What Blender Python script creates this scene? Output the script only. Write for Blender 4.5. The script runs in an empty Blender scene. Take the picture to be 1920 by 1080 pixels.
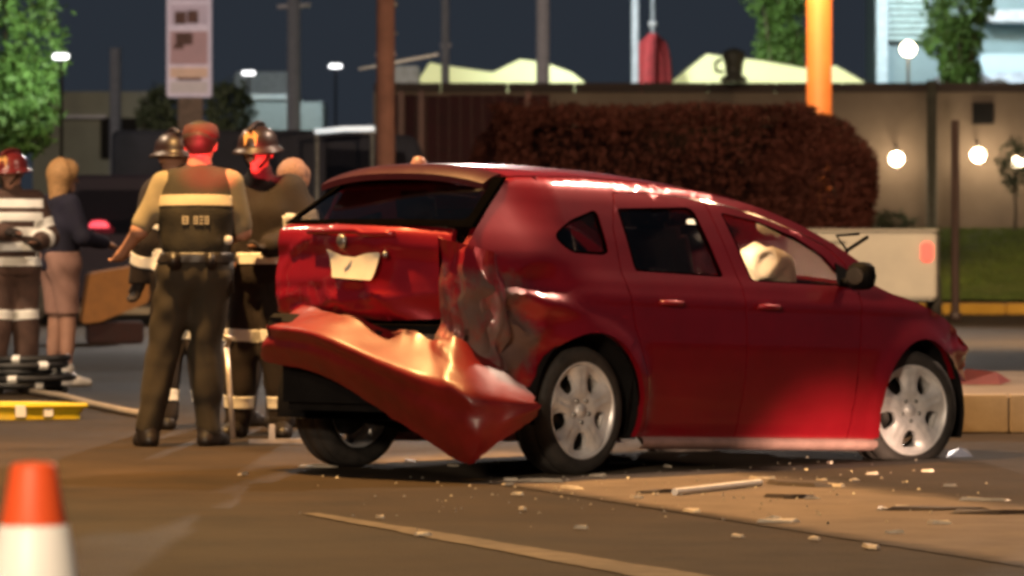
import bpy, bmesh, math, random
import numpy as np
from mathutils import Vector, Matrix, noise
from mathutils.geometry import delaunay_2d_cdt
PI = math.pi
R = math.radians
random.seed(7)
RNG = np.random.default_rng(7)
SC = bpy.context.scene
COL = SC.collection

# ------------------------------------------------------------------ camera
F, CH, VH = 9750.0, 1.12, 455.0          # focal length in photo pixels, camera height, horizon row
cam_d = bpy.data.cameras.new('camera')
cam = bpy.data.objects.new('camera', cam_d)
COL.objects.link(cam)
cam.location = (0, 0, CH)
cam.rotation_euler = (R(90), 0, 0)
cam_d.sensor_width = 36
cam_d.lens = F / 1920 * 36
cam_d.shift_y = -(540 - VH) / 1920
cam_d.clip_end = 1500
cam_d.dof.use_dof = True
cam_d.dof.focus_distance = 22
cam_d.dof.aperture_fstop = 6.5
SC.camera = cam
SC.cycles.filter_width = 3.3
SC.cycles.use_denoising = True

def at(u, v, Y):
    """photo pixel + distance -> place"""
    return Vector(((u - 960) * Y / F, Y, CH - (v - VH) * Y / F))
def gnd(u, v):
    Y = F * CH / (v - VH)
    return Vector(((u - 960) * Y / F, Y, 0))

# ------------------------------------------------------------------ night sky
world = bpy.data.worlds.new('World'); SC.world = world; world.use_nodes = True
wn = world.node_tree
bg = wn.nodes['Background']
sky = wn.nodes.new('ShaderNodeTexSky'); sky.sky_type = 'NISHITA'; sky.sun_disc = False
sky.sun_elevation = R(-4); sky.sun_rotation = R(200)
mixw = wn.nodes.new('ShaderNodeMix'); mixw.data_type = 'RGBA'; mixw.blend_type = 'ADD'
mixw.inputs[0].default_value = 0.02
mixw.inputs[6].default_value = (0.022, 0.0275, 0.037, 1)      # city sky glow
wn.links.new(sky.outputs[0], mixw.inputs[7])
wn.links.new(mixw.outputs[2], bg.inputs[0])
bg.inputs[1].default_value = 1.0
SC.view_settings.view_transform = 'Standard'
SC.view_settings.look = 'None'
SC.view_settings.exposure = 0
SC.view_settings.gamma = 1

# ------------------------------------------------------------------ lamps that light the street
def lamp(name, kind, loc, power, col, target=None, size=0.3, spot=None, blend=0.6):
    d = bpy.data.lights.new(name, kind); d.energy = power; d.color = col
    if kind in ('POINT', 'SPOT'): d.shadow_soft_size = size
    if kind == 'SPOT': d.spot_size = R(spot); d.spot_blend = blend
    o = bpy.data.objects.new(name, d); COL.objects.link(o); o.location = loc
    if target is not None:
        o.rotation_euler = (Vector(target) - Vector(loc)).to_track_quat('-Z', 'Y').to_euler()
    return o
SODIUM = (1.0, 0.56, 0.24)
WARM = (1.0, 0.74, 0.48)
STREET_LAMPS = [((-3.0, 26.3, 9.0), 12500, (1.0, 0.54, 0.18), (-0.9, 25.8, 0), 140),
                ((6.6, 33.0, 9.5), 7500, (1.0, 0.72, 0.52), (3.2, 29, 0), 140),
                ((-3.2, 1.0, 7.0), 7000, WARM, (-0.8, 9.5, 0), 80),
                ((-7.0, 34.5, 8.0), 5000, WARM, (-3.2, 37, 0), 140),  # added lamp out of view, brightens the striped firefighter
                ((9.0, 57.0, 9.5), 26000, (1, .70, .40), (6, 64, 0), 125)]  # added lamp out of view, lights the far road and lawn
# added frontal fill: faint, low and warm, from behind the camera
SUN_EL, SUN_AZ = R(11), R(-14)
sd_ = bpy.data.lights.new('fill_sun', 'SUN'); sd_.energy = 0.85; sd_.angle = R(4); sd_.color = (1.0, .80, .58)
fill_sun = bpy.data.objects.new('fill_sun', sd_); COL.objects.link(fill_sun)
fill_sun.rotation_euler = (-Vector((math.sin(SUN_AZ) * math.cos(SUN_EL), -math.cos(SUN_AZ) * math.cos(SUN_EL), math.sin(SUN_EL)))).to_track_quat('-Z', 'Y').to_euler()

# ------------------------------------------------------------------ materials
MATS = {}
def nd(nt, t, **k):
    n = nt.nodes.new(t)
    for a, b in k.items(): setattr(n, a, b)
    return n
def mat(name, col, rough=0.6, metal=0.0, var=0.25, scale=8.0, bump=0.0, bscale=60.0, coat=0.0, spec=0.5,
        emit=None, estr=0.0, col2=None, detail=5):
    if name in MATS: return MATS[name]
    m = bpy.data.materials.new(name); m.use_nodes = True
    nt = m.node_tree; b = nt.nodes['Principled BSDF']
    tc = nd(nt, 'ShaderNodeTexCoord')
    nz = nd(nt, 'ShaderNodeTexNoise'); nz.inputs['Scale'].default_value = scale; nz.inputs['Detail'].default_value = detail
    nz.inputs['Roughness'].default_value = 0.65
    nt.links.new(tc.outputs['Object'], nz.inputs['Vector'])
    rp = nd(nt, 'ShaderNodeValToRGB')
    c = Vector(col[:3])
    lo = c * (1 - var); hi = c * (1 + var) if col2 is None else Vector(col2[:3])
    rp.color_ramp.elements[0].position = 0.3; rp.color_ramp.elements[1].position = 0.7
    rp.color_ramp.elements[0].color = (*lo, 1); rp.color_ramp.elements[1].color = (*[min(1, x) for x in hi], 1)
    nt.links.new(nz.outputs[0], rp.inputs[0]); nt.links.new(rp.outputs[0], b.inputs['Base Color'])
    mr = nd(nt, 'ShaderNodeMapRange')
    mr.inputs[3].default_value = max(0.02, rough * 0.8); mr.inputs[4].default_value = min(1, rough * 1.2)
    nt.links.new(nz.outputs[0], mr.inputs[0]); nt.links.new(mr.outputs[0], b.inputs['Roughness'])
    b.inputs['Metallic'].default_value = metal
    b.inputs['Coat Weight'].default_value = coat; b.inputs['Coat Roughness'].default_value = 0.08
    b.inputs['Specular IOR Level'].default_value = spec
    if bump:
        n2 = nd(nt, 'ShaderNodeTexNoise'); n2.inputs['Scale'].default_value = bscale; n2.inputs['Detail'].default_value = 4
        nt.links.new(tc.outputs['Object'], n2.inputs['Vector'])
        bp = nd(nt, 'ShaderNodeBump'); bp.inputs['Strength'].default_value = bump; bp.inputs['Distance'].default_value = 0.01
        nt.links.new(n2.outputs[0], bp.inputs['Height']); nt.links.new(bp.outputs[0], b.inputs['Normal'])
    if emit:
        b.inputs['Emission Color'].default_value = (*emit, 1); b.inputs['Emission Strength'].default_value = estr
    MATS[name] = m
    return m
def glass(name, tint=(0.25, 0.25, 0.25), rough=0.03, refl=1.0):
    if name in MATS: return MATS[name]
    m = bpy.data.materials.new(name); m.use_nodes = True; nt = m.node_tree
    nt.nodes.remove(nt.nodes['Principled BSDF'])
    tr = nd(nt, 'ShaderNodeBsdfTransparent'); tr.inputs[0].default_value = (*tint, 1)
    gl = nd(nt, 'ShaderNodeBsdfGlossy'); gl.inputs['Roughness'].default_value = rough
    lw = nd(nt, 'ShaderNodeLayerWeight'); lw.inputs[0].default_value = 0.5
    pw = nd(nt, 'ShaderNodeMath', operation='POWER'); pw.inputs[1].default_value = 4.0
    ma = nd(nt, 'ShaderNodeMath', operation='MULTIPLY_ADD'); ma.inputs[1].default_value = 0.7; ma.inputs[2].default_value = 0.05
    mx = nd(nt, 'ShaderNodeMixShader')
    nt.links.new(lw.outputs['Facing'], pw.inputs[0]); nt.links.new(pw.outputs[0], ma.inputs[0])
    nt.links.new(ma.outputs[0], mx.inputs[0]); nt.links.new(tr.outputs[0], mx.inputs[1]); nt.links.new(gl.outputs[0], mx.inputs[2])
    nt.links.new(mx.outputs[0], nt.nodes['Material Output'].inputs[0])
    MATS[name] = m
    return m
def car_paint():
    m = mat('red_paint', (0.32, 0.006, 0.016), rough=0.36, metal=0.35, var=0.12, scale=3, coat=1.0, spec=0.5)
    nt = m.node_tree; b = nt.nodes['Principled BSDF']
    at_ = nd(nt, 'ShaderNodeAttribute', attribute_name='scuff')
    tc = nd(nt, 'ShaderNodeTexCoord')
    nz = nd(nt, 'ShaderNodeTexNoise'); nz.inputs['Scale'].default_value = 9; nz.inputs['Detail'].default_value = 6; nz.inputs['Roughness'].default_value = 0.7
    nt.links.new(tc.outputs['Object'], nz.inputs['Vector'])
    ad = nd(nt, 'ShaderNodeMath', operation='ADD'); nt.links.new(at_.outputs['Fac'], ad.inputs[0]); nt.links.new(nz.outputs[0], ad.inputs[1])
    rg = nd(nt, 'ShaderNodeMapRange'); rg.inputs[1].default_value = 0.85; rg.inputs[2].default_value = 1.15
    nt.links.new(ad.outputs[0], rg.inputs[0])
    old = b.inputs['Base Color'].links[0].from_socket
    mx = nd(nt, 'ShaderNodeMix', data_type='RGBA')
    nt.links.new(rg.outputs[0], mx.inputs[0]); nt.links.new(old, mx.inputs[6]); mx.inputs[7].default_value = (0.19, 0.115, 0.10, 1)
    nt.links.new(mx.outputs[2], b.inputs['Base Color'])
    inv = nd(nt, 'ShaderNodeMath', operation='SUBTRACT'); inv.inputs[0].default_value = 1.0
    nt.links.new(rg.outputs[0], inv.inputs[1]); nt.links.new(inv.outputs[0], b.inputs['Coat Weight'])
    rr = nd(nt, 'ShaderNodeMapRange'); rr.inputs[3].default_value = 0.36; rr.inputs[4].default_value = 0.6
    nt.links.new(rg.outputs[0], rr.inputs[0]); nt.links.new(rr.outputs[0], b.inputs['Roughness'])
    return m

M_red = car_paint()
M_blackplastic = mat('black_plastic', (0.0045, 0.004, 0.004), 0.6, var=0.3, spec=.06)
M_dark = mat('dark_interior', (0.010, 0.009, 0.009), 0.85, spec=.1)
M_bump = mat('dusty_red_plastic', (0.165, 0.007, 0.007), rough=.45, var=.3, scale=4, spec=.35, coat=.32)
M_bump.node_tree.nodes['Principled BSDF'].inputs['Coat Roughness'].default_value = .27
M_metal = mat('grey_metal', (0.35, 0.34, 0.33), 0.4, metal=0.8)
M_tyre = mat('tyre_rubber', (0.040, 0.034, 0.030), 0.75, var=0.4, scale=14, bump=0.3)
M_alloy = mat('silver_alloy', (0.80, 0.77, 0.76), 0.36, metal=0.3, var=0.15, scale=20)
M_dirt = mat('exposed_metal', (0.16, 0.115, 0.095), 0.6, metal=0.1, var=0.5, scale=10, bump=0.3)
M_glass = glass('car_glass', (0.80, 0.79, 0.77))
M_glassd = glass('dark_car_glass', (0.52, 0.50, 0.51), 0.06)
M_white = mat('white_paint', (0.75, 0.74, 0.71), 0.5, var=0.08)
M_cream = mat('cream_fabric', (0.62, 0.52, 0.40), 0.9, var=0.15)
M_plate = mat('number_plate', (0.72, 0.66, 0.56), 0.4, var=0.06, scale=15)

# ------------------------------------------------------------------ mesh helpers
def mesh_obj(name, verts, faces, material, parent=None, smooth=False):
    me = bpy.data.meshes.new(name)
    me.from_pydata([tuple(v) for v in verts], [], [tuple(f) for f in faces])
    me.update()
    if smooth:
        me.polygons.foreach_set('use_smooth', [True] * len(me.polygons))
    if material: me.materials.append(material)
    o = bpy.data.objects.new(name, me); COL.objects.link(o)
    if parent is not None: o.parent = parent
    return o
def tag(o, label=None, cat=None, group=None, kind=None):
    if label: o['label'] = label
    if cat: o['category'] = cat
    if group: o['group'] = group
    if kind: o['kind'] = kind
    return o
def empty(name, loc=(0, 0, 0), rz=0.0):
    o = bpy.data.objects.new(name, None); COL.objects.link(o)
    o.location = loc; o.rotation_euler = (0, 0, rz); o.empty_display_size = 0.2
    return o
class MB:
    """collects shapes into one mesh"""
    def __init__(s): s.v = []; s.f = []
    def add(s, vs, fs):
        n = len(s.v); s.v += [Vector(v) for v in vs]; s.f += [tuple(i + n for i in f) for f in fs]; return s
    def box(s, c, d, rz=0, bev=0.0, rx=0.0):
        bm = bmesh.new(); bmesh.ops.create_cube(bm, size=1)
        for v in bm.verts: v.co = Vector((v.co.x * d[0], v.co.y * d[1], v.co.z * d[2]))
        if bev: bmesh.ops.bevel(bm, geom=list(bm.edges), offset=bev, segments=2, affect='EDGES')
        m = Matrix.Translation(c) @ Matrix.Rotation(rz, 4, 'Z') @ Matrix.Rotation(rx, 4, 'X')
        bm.verts.index_update()
        s.add([m @ v.co for v in bm.verts], [[v.index for v in f.verts] for f in bm.faces]); bm.free(); return s
    def tube(s, pts, r, n=10, cap=True):
        pts = [Vector(p) for p in pts]
        rs = r if isinstance(r, (list, tuple)) else [r] * len(pts)
        rings = []; up = None
        for i, p in enumerate(pts):
            t = (pts[min(i + 1, len(pts) - 1)] - pts[max(i - 1, 0)]).normalized()
            if up is None:
                up = Vector((0, 0, 1)) if abs(t.z) < 0.9 else Vector((1, 0, 0))
            a = t.cross(up).normalized(); b = a.cross(t).normalized(); up = b
            rings.append([p + (a * math.cos(2 * PI * k / n) + b * math.sin(2 * PI * k / n)) * rs[i] for k in range(n)])
        vs = [v for rg in rings for v in rg]; fs = []
        for i in range(len(rings) - 1):
            for k in range(n):
                k2 = (k + 1) % n
                fs.append((i * n + k, i * n + k2, (i + 1) * n + k2, (i + 1) * n + k))
        if cap: fs += [tuple(range(n)), tuple(range((len(rings) - 1) * n + n - 1, (len(rings) - 1) * n - 1, -1))]
        return s.add(vs, fs)
    def lathe(s, prof, n=32, m=None, closed=False):
        """profile of (radius, height) about z"""
        vs = []; fs = []
        for r_, h_ in prof:
            for k in range(n):
                a = 2 * PI * k / n; vs.append(Vector((r_ * math.cos(a), r_ * math.sin(a), h_)))
        L = len(prof)
        for i in range(L if closed else L - 1):
            j = (i + 1) % L
            for k in range(n):
                k2 = (k + 1) % n
                fs.append((i * n + k, i * n + k2, j * n + k2, j * n + k))
        if m is not None: vs = [m @ v for v in vs]
        return s.add(vs, fs)
    def prism(s, poly, z0, z1, m=None):
        n = len(poly); vs = [Vector((p[0], p[1], z0)) for p in poly] + [Vector((p[0], p[1], z1)) for p in poly]
        fs = [tuple(range(n - 1, -1, -1)), tuple(range(n, 2 * n))] + [(i, (i + 1) % n, n + (i + 1) % n, n + i) for i in range(n)]
        if m is not None: vs = [m @ v for v in vs]
        return s.add(vs, fs)
    def build(s, name, material, parent=None, smooth=False):
        o = mesh_obj(name, s.v, s.f, material, parent, smooth)
        bm = bmesh.new(); bm.from_mesh(o.data); bmesh.ops.recalc_face_normals(bm, faces=list(bm.faces)); bm.to_mesh(o.data); bm.free()
        if smooth:
            for e in o.data.edges: pass
        return o
def inpoly(x, y, P):
    c = False; n = len(P); j = n - 1
    for i in range(n):
        xi, yi = P[i]; xj, yj = P[j]
        if (yi > y) != (yj > y) and x < (xj - xi) * (y - yi) / (yj - yi) + xi: c = not c
        j = i
    return c
def densify(P, step):
    out = []
    for i in range(len(P)):
        a = Vector(P[i]); b = Vector(P[(i + 1) % len(P)])
        n = max(1, int(math.ceil((b - a).length / step)))
        out += [tuple(a.lerp(b, k / n)) for k in range(n)]
    return out
def rounded(P, r, seg=4):
    """2D polygon with rounded corners"""
    out = []; n = len(P)
    for i in range(n):
        a, b, c = Vector(P[i - 1]), Vector(P[i]), Vector(P[(i + 1) % n])
        d1 = (a - b); d2 = (c - b); k = min(r, d1.length * 0.45, d2.length * 0.45)
        p, q = b + d1.normalized() * k, b + d2.normalized() * k
        for s_ in range(seg + 1):
            t = s_ / seg; out.append(tuple((1 - t) ** 2 * p + 2 * t * (1 - t) * b + t * t * q))
    return out
def panel(name, P, holes, fn, step, thick, material, parent=None, scuff=None, smooth=True):
    """sheet with outline P and holes, laid on the surface fn(a, b, depth)"""
    loops = [densify(P, step)] + [densify(h, step) for h in holes]
    pts = []; edges = []
    for L in loops:
        n0 = len(pts); pts += [Vector(p) for p in L]
        edges += [(n0 + i, n0 + (i + 1) % len(L)) for i in range(len(L))]
    x0 = min(p[0] for p in loops[0]); x1 = max(p[0] for p in loops[0]); y0 = min(p[1] for p in loops[0]); y1 = max(p[1] for p in loops[0])
    bnd = np.array([tuple(p) for p in pts])
    for i, gx in enumerate(np.arange(x0 + step * .5, x1, step)):
        for gy in np.arange(y0 + step * (.5 if i % 2 else .25), y1, step):
            if inpoly(gx, gy, loops[0]) and not any(inpoly(gx, gy, h) for h in loops[1:]):
                if ((bnd - (gx, gy)) ** 2).sum(1).min() > (step * .45) ** 2: pts.append(Vector((gx, gy)))
    vs, es, fs, *_ = delaunay_2d_cdt(pts, edges, [], 0, 1e-5)
    tris = []
    for f in fs:
        c = sum((vs[i] for i in f), Vector((0, 0))) / len(f)
        if inpoly(c.x, c.y, loops[0]) and not any(inpoly(c.x, c.y, h) for h in loops[1:]): tris.append(tuple(f))
    V = [Vector(fn(v.x, v.y, 0.0)) for v in vs]; n = len(V)
    FS = list(tris)
    if thick:
        V += [Vector(fn(v.x, v.y, thick)) for v in vs]
        FS += [tuple(n + i for i in reversed(f)) for f in tris]
        cnt = {}
        for f in tris:
            for i in range(len(f)):
                a, b = f[i], f[(i + 1) % len(f)]
                cnt[(a, b)] = 1
        for (a, b) in cnt:
            if (b, a) not in cnt: FS.append((b, a, n + a, n + b))
    o = mesh_obj(name, V, FS, material, parent, smooth)
    bm = bmesh.new(); bm.from_mesh(o.data); bmesh.ops.recalc_face_normals(bm, faces=list(bm.faces))
    if thick:
        for e in bm.edges:
            if len(e.link_faces) == 2 and e.calc_face_angle(0) > 1.0: e.smooth = False
    bm.to_mesh(o.data); bm.free()
    if scuff:
        at_ = o.data.attributes.new('scuff', 'FLOAT', 'POINT')
        vals = [scuff(v.x, v.y) for v in vs]; vals = vals * (2 if thick else 1)
        at_.data.foreach_set('value', vals)
    return o
def lin(xs, ys):
    return lambda x: float(np.interp(x, xs, ys))
def sstep(a, b, x):
    t = min(1, max(0, (x - a) / (b - a))); return t * t * (3 - 2 * t)
def fbm(x, y, z=0.0, o=4):
    s = 0; a = 1
    for i in range(o):
        s += a * noise.noise(Vector((x, y, z))); x *= 2.03; y *= 2.03; z += 7.1; a *= .5
    return s

# ------------------------------------------------------------------ the setting: ground
def ground_mat(name, c1, c2, scale, bump, rough=0.85, patch=None):
    m = bpy.data.materials.new(name); m.use_nodes = True; nt = m.node_tree; b = nt.nodes['Principled BSDF']
    tc = nd(nt, 'ShaderNodeTexCoord')
    n1 = nd(nt, 'ShaderNodeTexNoise'); n1.inputs['Scale'].default_value = scale; n1.inputs['Detail'].default_value = 8; n1.inputs['Roughness'].default_value = 0.7
    n2 = nd(nt, 'ShaderNodeTexNoise'); n2.inputs['Scale'].default_value = scale * 0.12; n2.inputs['Detail'].default_value = 5
    n3 = nd(nt, 'ShaderNodeTexNoise'); n3.inputs['Scale'].default_value = 90; n3.inputs['Detail'].default_value = 3
    for n in (n1, n2, n3): nt.links.new(tc.outputs['Object'], n.inputs['Vector'])
    r1 = nd(nt, 'ShaderNodeValToRGB'); r1.color_ramp.elements[0].position = 0.38; r1.color_ramp.elements[1].position = 0.64
    r1.color_ramp.elements[0].color = (*c1, 1); r1.color_ramp.elements[1].color = (*c2, 1)
    av = nd(nt, 'ShaderNodeMath', operation='MULTIPLY_ADD'); av.inputs[1].default_value = 0.45
    h = nd(nt, 'ShaderNodeMath', operation='MULTIPLY'); h.inputs[1].default_value = 0.55
    nt.links.new(n2.outputs[0], h.inputs[0]); nt.links.new(n1.outputs[0], av.inputs[0]); nt.links.new(h.outputs[0], av.inputs[2])
    nt.links.new(av.outputs[0], r1.inputs[0])
    nt.links.new(r1.outputs[0], b.inputs['Base Color'])
    mr = nd(nt, 'ShaderNodeMapRange'); mr.inputs[1].default_value = .3; mr.inputs[2].default_value = .7; mr.inputs[3].default_value = rough - 0.18; mr.inputs[4].default_value = min(1, rough + 0.12)
    nt.links.new(n2.outputs[0], mr.inputs[0]); nt.links.new(mr.outputs[0], b.inputs['Roughness'])
    b.inputs['Specular IOR Level'].default_value = 0.2
    bp = nd(nt, 'ShaderNodeBump'); bp.inputs['Strength'].default_value = bump; bp.inputs['Distance'].default_value = 0.008
    nt.links.new(n3.outputs[0], bp.inputs['Height']); nt.links.new(bp.outputs[0], b.inputs['Normal'])
    return m
M_asphalt = ground_mat('asphalt', (0.010, 0.0062, 0.0026), (0.050, 0.031, 0.0145), 1.2, 0.9)
M_sand = ground_mat('sandy_concrete', (0.10, 0.073, 0.05), (0.21, 0.16, 0.115), 3.0, 0.4)
M_line = ground_mat('worn_white_line', (0.09, 0.07, 0.045), (0.26, 0.21, 0.15), 7, 0.3)
M_conc = ground_mat('concrete', (0.26, 0.20, 0.14), (0.40, 0.32, 0.23), 5, 0.3)
M_yellow = ground_mat('yellow_kerb_paint', (0.50, 0.26, 0.035), (0.62, 0.36, 0.06), 6, 0.2)
M_grassg = ground_mat('lawn_ground', (0.07, 0.105, 0.02), (0.11, 0.14, 0.03), 1, 0.5)

tag(mesh_obj('road', [(-260, -30, 0), (260, -30, 0), (260, 700, 0), (-260, 700, 0)], [(0, 1, 2, 3)], M_asphalt), kind='structure')
def strip(name, L, Rr, material, z, jit=0.03, n=60, parent=None):
    """flat band between two ground polylines, edges slightly ragged"""
    vs = []
    for i in range(n + 1):
        t = i / n
        for P, s_ in ((L, 1), (Rr, 2)):
            k = t * (len(P) - 1); a = int(min(k, len(P) - 2)); p = Vector(P[a]).lerp(Vector(P[a + 1]), k - a)
            vs.append((p.x + jit * fbm(p.x * 3, p.y * 1.7, s_ * 9.0), p.y, z))
    return mesh_obj(name, vs, [(2 * i, 2 * i + 1, 2 * i + 3, 2 * i + 2) for i in range(n)], material, parent)
d = Vector((2.04, -6.75)).normalized()
p0 = Vector((-0.23, 25.1)); q0 = Vector((0.60, 26.3))
def soft_sand():
    m = M_sand.copy(); m.name = 'sand_over_asphalt'; nt = m.node_tree; b_ = nt.nodes['Principled BSDF']
    old = b_.inputs['Base Color'].links[0].from_socket
    at_ = nd(nt, 'ShaderNodeAttribute', attribute_name='cover'); tc = nd(nt, 'ShaderNodeTexCoord')
    nz = nd(nt, 'ShaderNodeTexNoise'); nz.inputs['Scale'].default_value = 4.5; nz.inputs['Detail'].default_value = 9; nz.inputs['Roughness'].default_value = .75
    nt.links.new(tc.outputs['Object'], nz.inputs['Vector'])
    sm = nd(nt, 'ShaderNodeMath', operation='ADD'); nt.links.new(at_.outputs['Fac'], sm.inputs[0]); nt.links.new(nz.outputs[0], sm.inputs[1])
    mr = nd(nt, 'ShaderNodeMapRange'); mr.inputs[1].default_value = .62; mr.inputs[2].default_value = 1.12; nt.links.new(sm.outputs[0], mr.inputs[0])
    mx = nd(nt, 'ShaderNodeMix', data_type='RGBA'); nt.links.new(mr.outputs[0], mx.inputs[0]); mx.inputs[6].default_value = (.030, .019, .009, 1)
    nt.links.new(old, mx.inputs[7]); nt.links.new(mx.outputs[2], b_.inputs['Base Color'])
    return m
gs = []; gc = []; NS, NC = 150, 12
for i in range(NS + 1):
    t = i / NS; a_ = (p0 - d * 2.2).lerp(p0 + d * 16, t); b_ = (q0 - d * 2.2).lerp(q0 + d * 16 + Vector((.55, 0)), t)
    for k in range(NC + 1):
        w_ = -.12 + 1.30 * k / NC; q_ = a_.lerp(b_, w_); gs.append((q_.x, q_.y, .004))
        gc.append(min(1, max(0, min(k / 1.6, (NC - k) / 3.5)) * .9) * min(1, i / 12))
go_ = mesh_obj('gutter_strip', gs, [(i * (NC + 1) + k, i * (NC + 1) + k + 1, (i + 1) * (NC + 1) + k + 1, (i + 1) * (NC + 1) + k) for i in range(NS) for k in range(NC)], soft_sand())
go_.data.attributes.new('cover', 'FLOAT', 'POINT').data.foreach_set('value', gc)
tag(go_, kind='structure')
a = Vector((-0.83, 21.45)); b = Vector((0.52, 17.47)); w = Vector((0.075, 0.03)); e = (b - a).normalized()
tag(strip('lane_line', [a - w * .5, b - w * 2 + e * 2], [a + w * .5, b + w * 2 + e * 2], M_line, 0.0045, 0.02, 60), kind='structure')

# raised median with kerbstones on the right of the road
med = tag(MB().prism([(1.2, 30.75), (9, 30.6), (9, 37), (1.2, 37.1)], 0.0, 0.205).build('median', M_sand), kind='structure')
for i in range(9):
    x = 1.2 + i * 0.86
    k = MB().box((x + .43, 30.63 - i * .012, 0.113), (0.856, 0.2, 0.226), 0, 0.010).build('kerbstone', M_conc, med)
# far kerb, lawn and verge across the road
fk = tag(MB().prism([(-60, 81.5), (60, 81.5), (60, 87.9), (-60, 87.9)], 0.0, 0.10).build('far_pavement', M_conc), kind='structure')
for i in range(14):
    MB().box((3.2 + i * 1.0, 81.2, 0.085), (0.985, 0.3, 0.17), 0, 0.02).build('yellow_kerbstone', M_yellow, fk)
bank = []
NX, NY = 50, 14
for j in range(NY + 1):
    for i in range(NX + 1):
        x = -10 + 40 * i / NX; y = 88 + 12.6 * j / NY
        bank.append((x, y, 0.16 + 1.2 * sstep(88, 99, y) + 0.05 * fbm(x, y)))
tag(mesh_obj('lawn', bank, [(j * (NX + 1) + i, j * (NX + 1) + i + 1, (j + 1) * (NX + 1) + i + 1, (j + 1) * (NX + 1) + i) for j in range(NY) for i in range(NX)], M_grassg, smooth=True), kind='structure')
gv = []; gf = []
for i in range(26000):
    x = RNG.uniform(5.5, 12.5); y = 88 + 12 * RNG.random() ** 1.3; z = 0.15 + 1.2 * sstep(88, 99, y)
    h = RNG.uniform(.03, .08); aa = RNG.uniform(0, PI); dx, dy = .018 * math.cos(aa), .018 * math.sin(aa)
    n = len(gv); lx = RNG.normal(0, .04)
    gv += [(x - dx, y - dy, z), (x + dx, y + dy, z), (x + lx, y, z + h)]; gf.append((n, n + 1, n + 2))
tag(mesh_obj('grass', gv, gf, mat('grass_blades', (0.09, 0.13, 0.02), 0.8, var=0.3, scale=.8)), 'short green grass on the bank below the plaster wall', 'grass', kind='stuff')

# ------------------------------------------------------------------ the crashed red hatchback
TH = R(48.5); PITCH = R(2.0)
RX0, RY0 = (1095 - 960) / 390.0, 25.0
fwd = Vector((math.cos(TH), math.sin(TH), 0)); lft = Vector((-math.sin(TH), math.cos(TH), 0))
corg = Vector((RX0, RY0, 0)) + lft * 0.83
car = tag(empty('crashed_car', corg, TH), 'dark red hatchback with crushed rear corner, hanging bumper and flat front tyre', 'car')
cpi, spi = math.cos(PITCH), math.sin(PITCH)
def P(x, y, z):
    """body frame -> car root frame: the nose hangs low over the flat tyre"""
    z0 = z - 0.31
    return Vector((x * cpi + z0 * spi, y, -x * spi + z0 * cpi + 0.31))
hw_z = lin([.10, .17, .25, .36, .50, .65, .78, .88, .94, .985, 1.06, 1.15, 1.25, 1.34, 1.40, 1.45],
           [.79, .825, .850, .872, .886, .890, .884, .872, .855, .832, .805, .775, .735, .695, .660, .60])
roof_x = [-.36, -.28, .18, .58, .91, 1.25, 1.50, 1.77, 2.03, 2.20, 2.3]
roof_z = [1.415, 1.43, 1.445, 1.44, 1.425, 1.39, 1.345, 1.275, 1.175, 1.09, 1.03]
redge = lin(roof_x, roof_z)
AR, AF = (0.0, .31), (2.65, .335)
def half_width(x, z):
    y = hw_z(z)
    if z > .985: y -= (redge(0.4) - redge(x)) * -0.0
    if x > 2.2: y *= 1 - .20 * ((x - 2.2) / 1.1) ** 2
    if x < -.1: y *= 1 - .10 * ((-.1 - x) / .7) ** 2 - (.10 * sstep(1.0, 1.4, z) * sstep(-.05, -.4, x))
    for ax, az in (AR, AF):
        r = math.hypot(x - ax, z - az)
        y += .024 * math.exp(-((r - .385) / .055) ** 2) * (1 if z < .85 else 0)
    if x > 2.75: y -= .05 * sstep(2.8, 3.15, x) * abs(fbm(x * 5, z * 6, 9, 2)) - .02 * sstep(2.8, 3.1, x) * math.exp(-((z - .66) / .025) ** 2)
    y += .008 * math.exp(-((z - .86) / .02) ** 2) - .006 * math.exp(-((z - .33) / .03) ** 2)
    return y
def dent(x, z):
    m = sstep(.12, -.35, x) * sstep(1.06, .86, z)
    if m <= 0: return 0
    n = abs(fbm(x * 2.0 + 4, z * 2.8, 2, 2)) * 1.3 + .22 * abs(fbm(x * 6, z * 7, 5, 2))
    fold = .045 * math.exp(-((z - .80 + .18 * (x + .2)) / .045) ** 2)
    return m * (.03 + .10 * n * sstep(0, -.5, x) + .02 * n) - fold * m
def side_fn(sgn, bad):
    def fn(x, z, dp):
        y = half_width(x, z) - dp
        if bad: y -= dent(x, z)
        else:
            y -= .16 * sstep(-.15, -.7, x); x = x if x > -.2 else -.2 + (x + .2) * .58
        return P(x, sgn * y, z)
    return fn
def arc(c, r, a0, a1, n=22):
    return [(c[0] + r * math.cos(R(a0 + (a1 - a0) * i / n)), c[1] + r * math.sin(R(a0 + (a1 - a0) * i / n))) for i in range(n + 1)]
edge_pts = [(x, redge(x)) for x in np.linspace(-.28, 2.20, 26)]
POLY_Q = ([(-.60, .45), (-.74, .60), (-.80, .80), (-.80, .97), (-.77, 1.06), (-.66, 1.16), (-.48, 1.30), (-.34, 1.40)] + edge_pts + [(2.27, 1.0), (2.11, 1.0),
          (2.05, 1.093), (1.93, 1.175), (1.74, 1.238), (1.48, 1.304), (1.24, 1.349), (.91, 1.381), (.58, 1.393), (.36, 1.383), (.268, 1.2), (.248, .98),
          (.297, .727), (.383, .527), (.407, .31), (.407, .19)] + arc(AR, .378, -18.5, 163) + [(-.44, .42)])
QWIN = rounded([(-.19, 1.145), (-.05, 1.225), (.165, 1.285), (.19, 1.27), (.195, 1.08), (.15, 1.065), (-.09, 1.068)], .07, 6)
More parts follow.
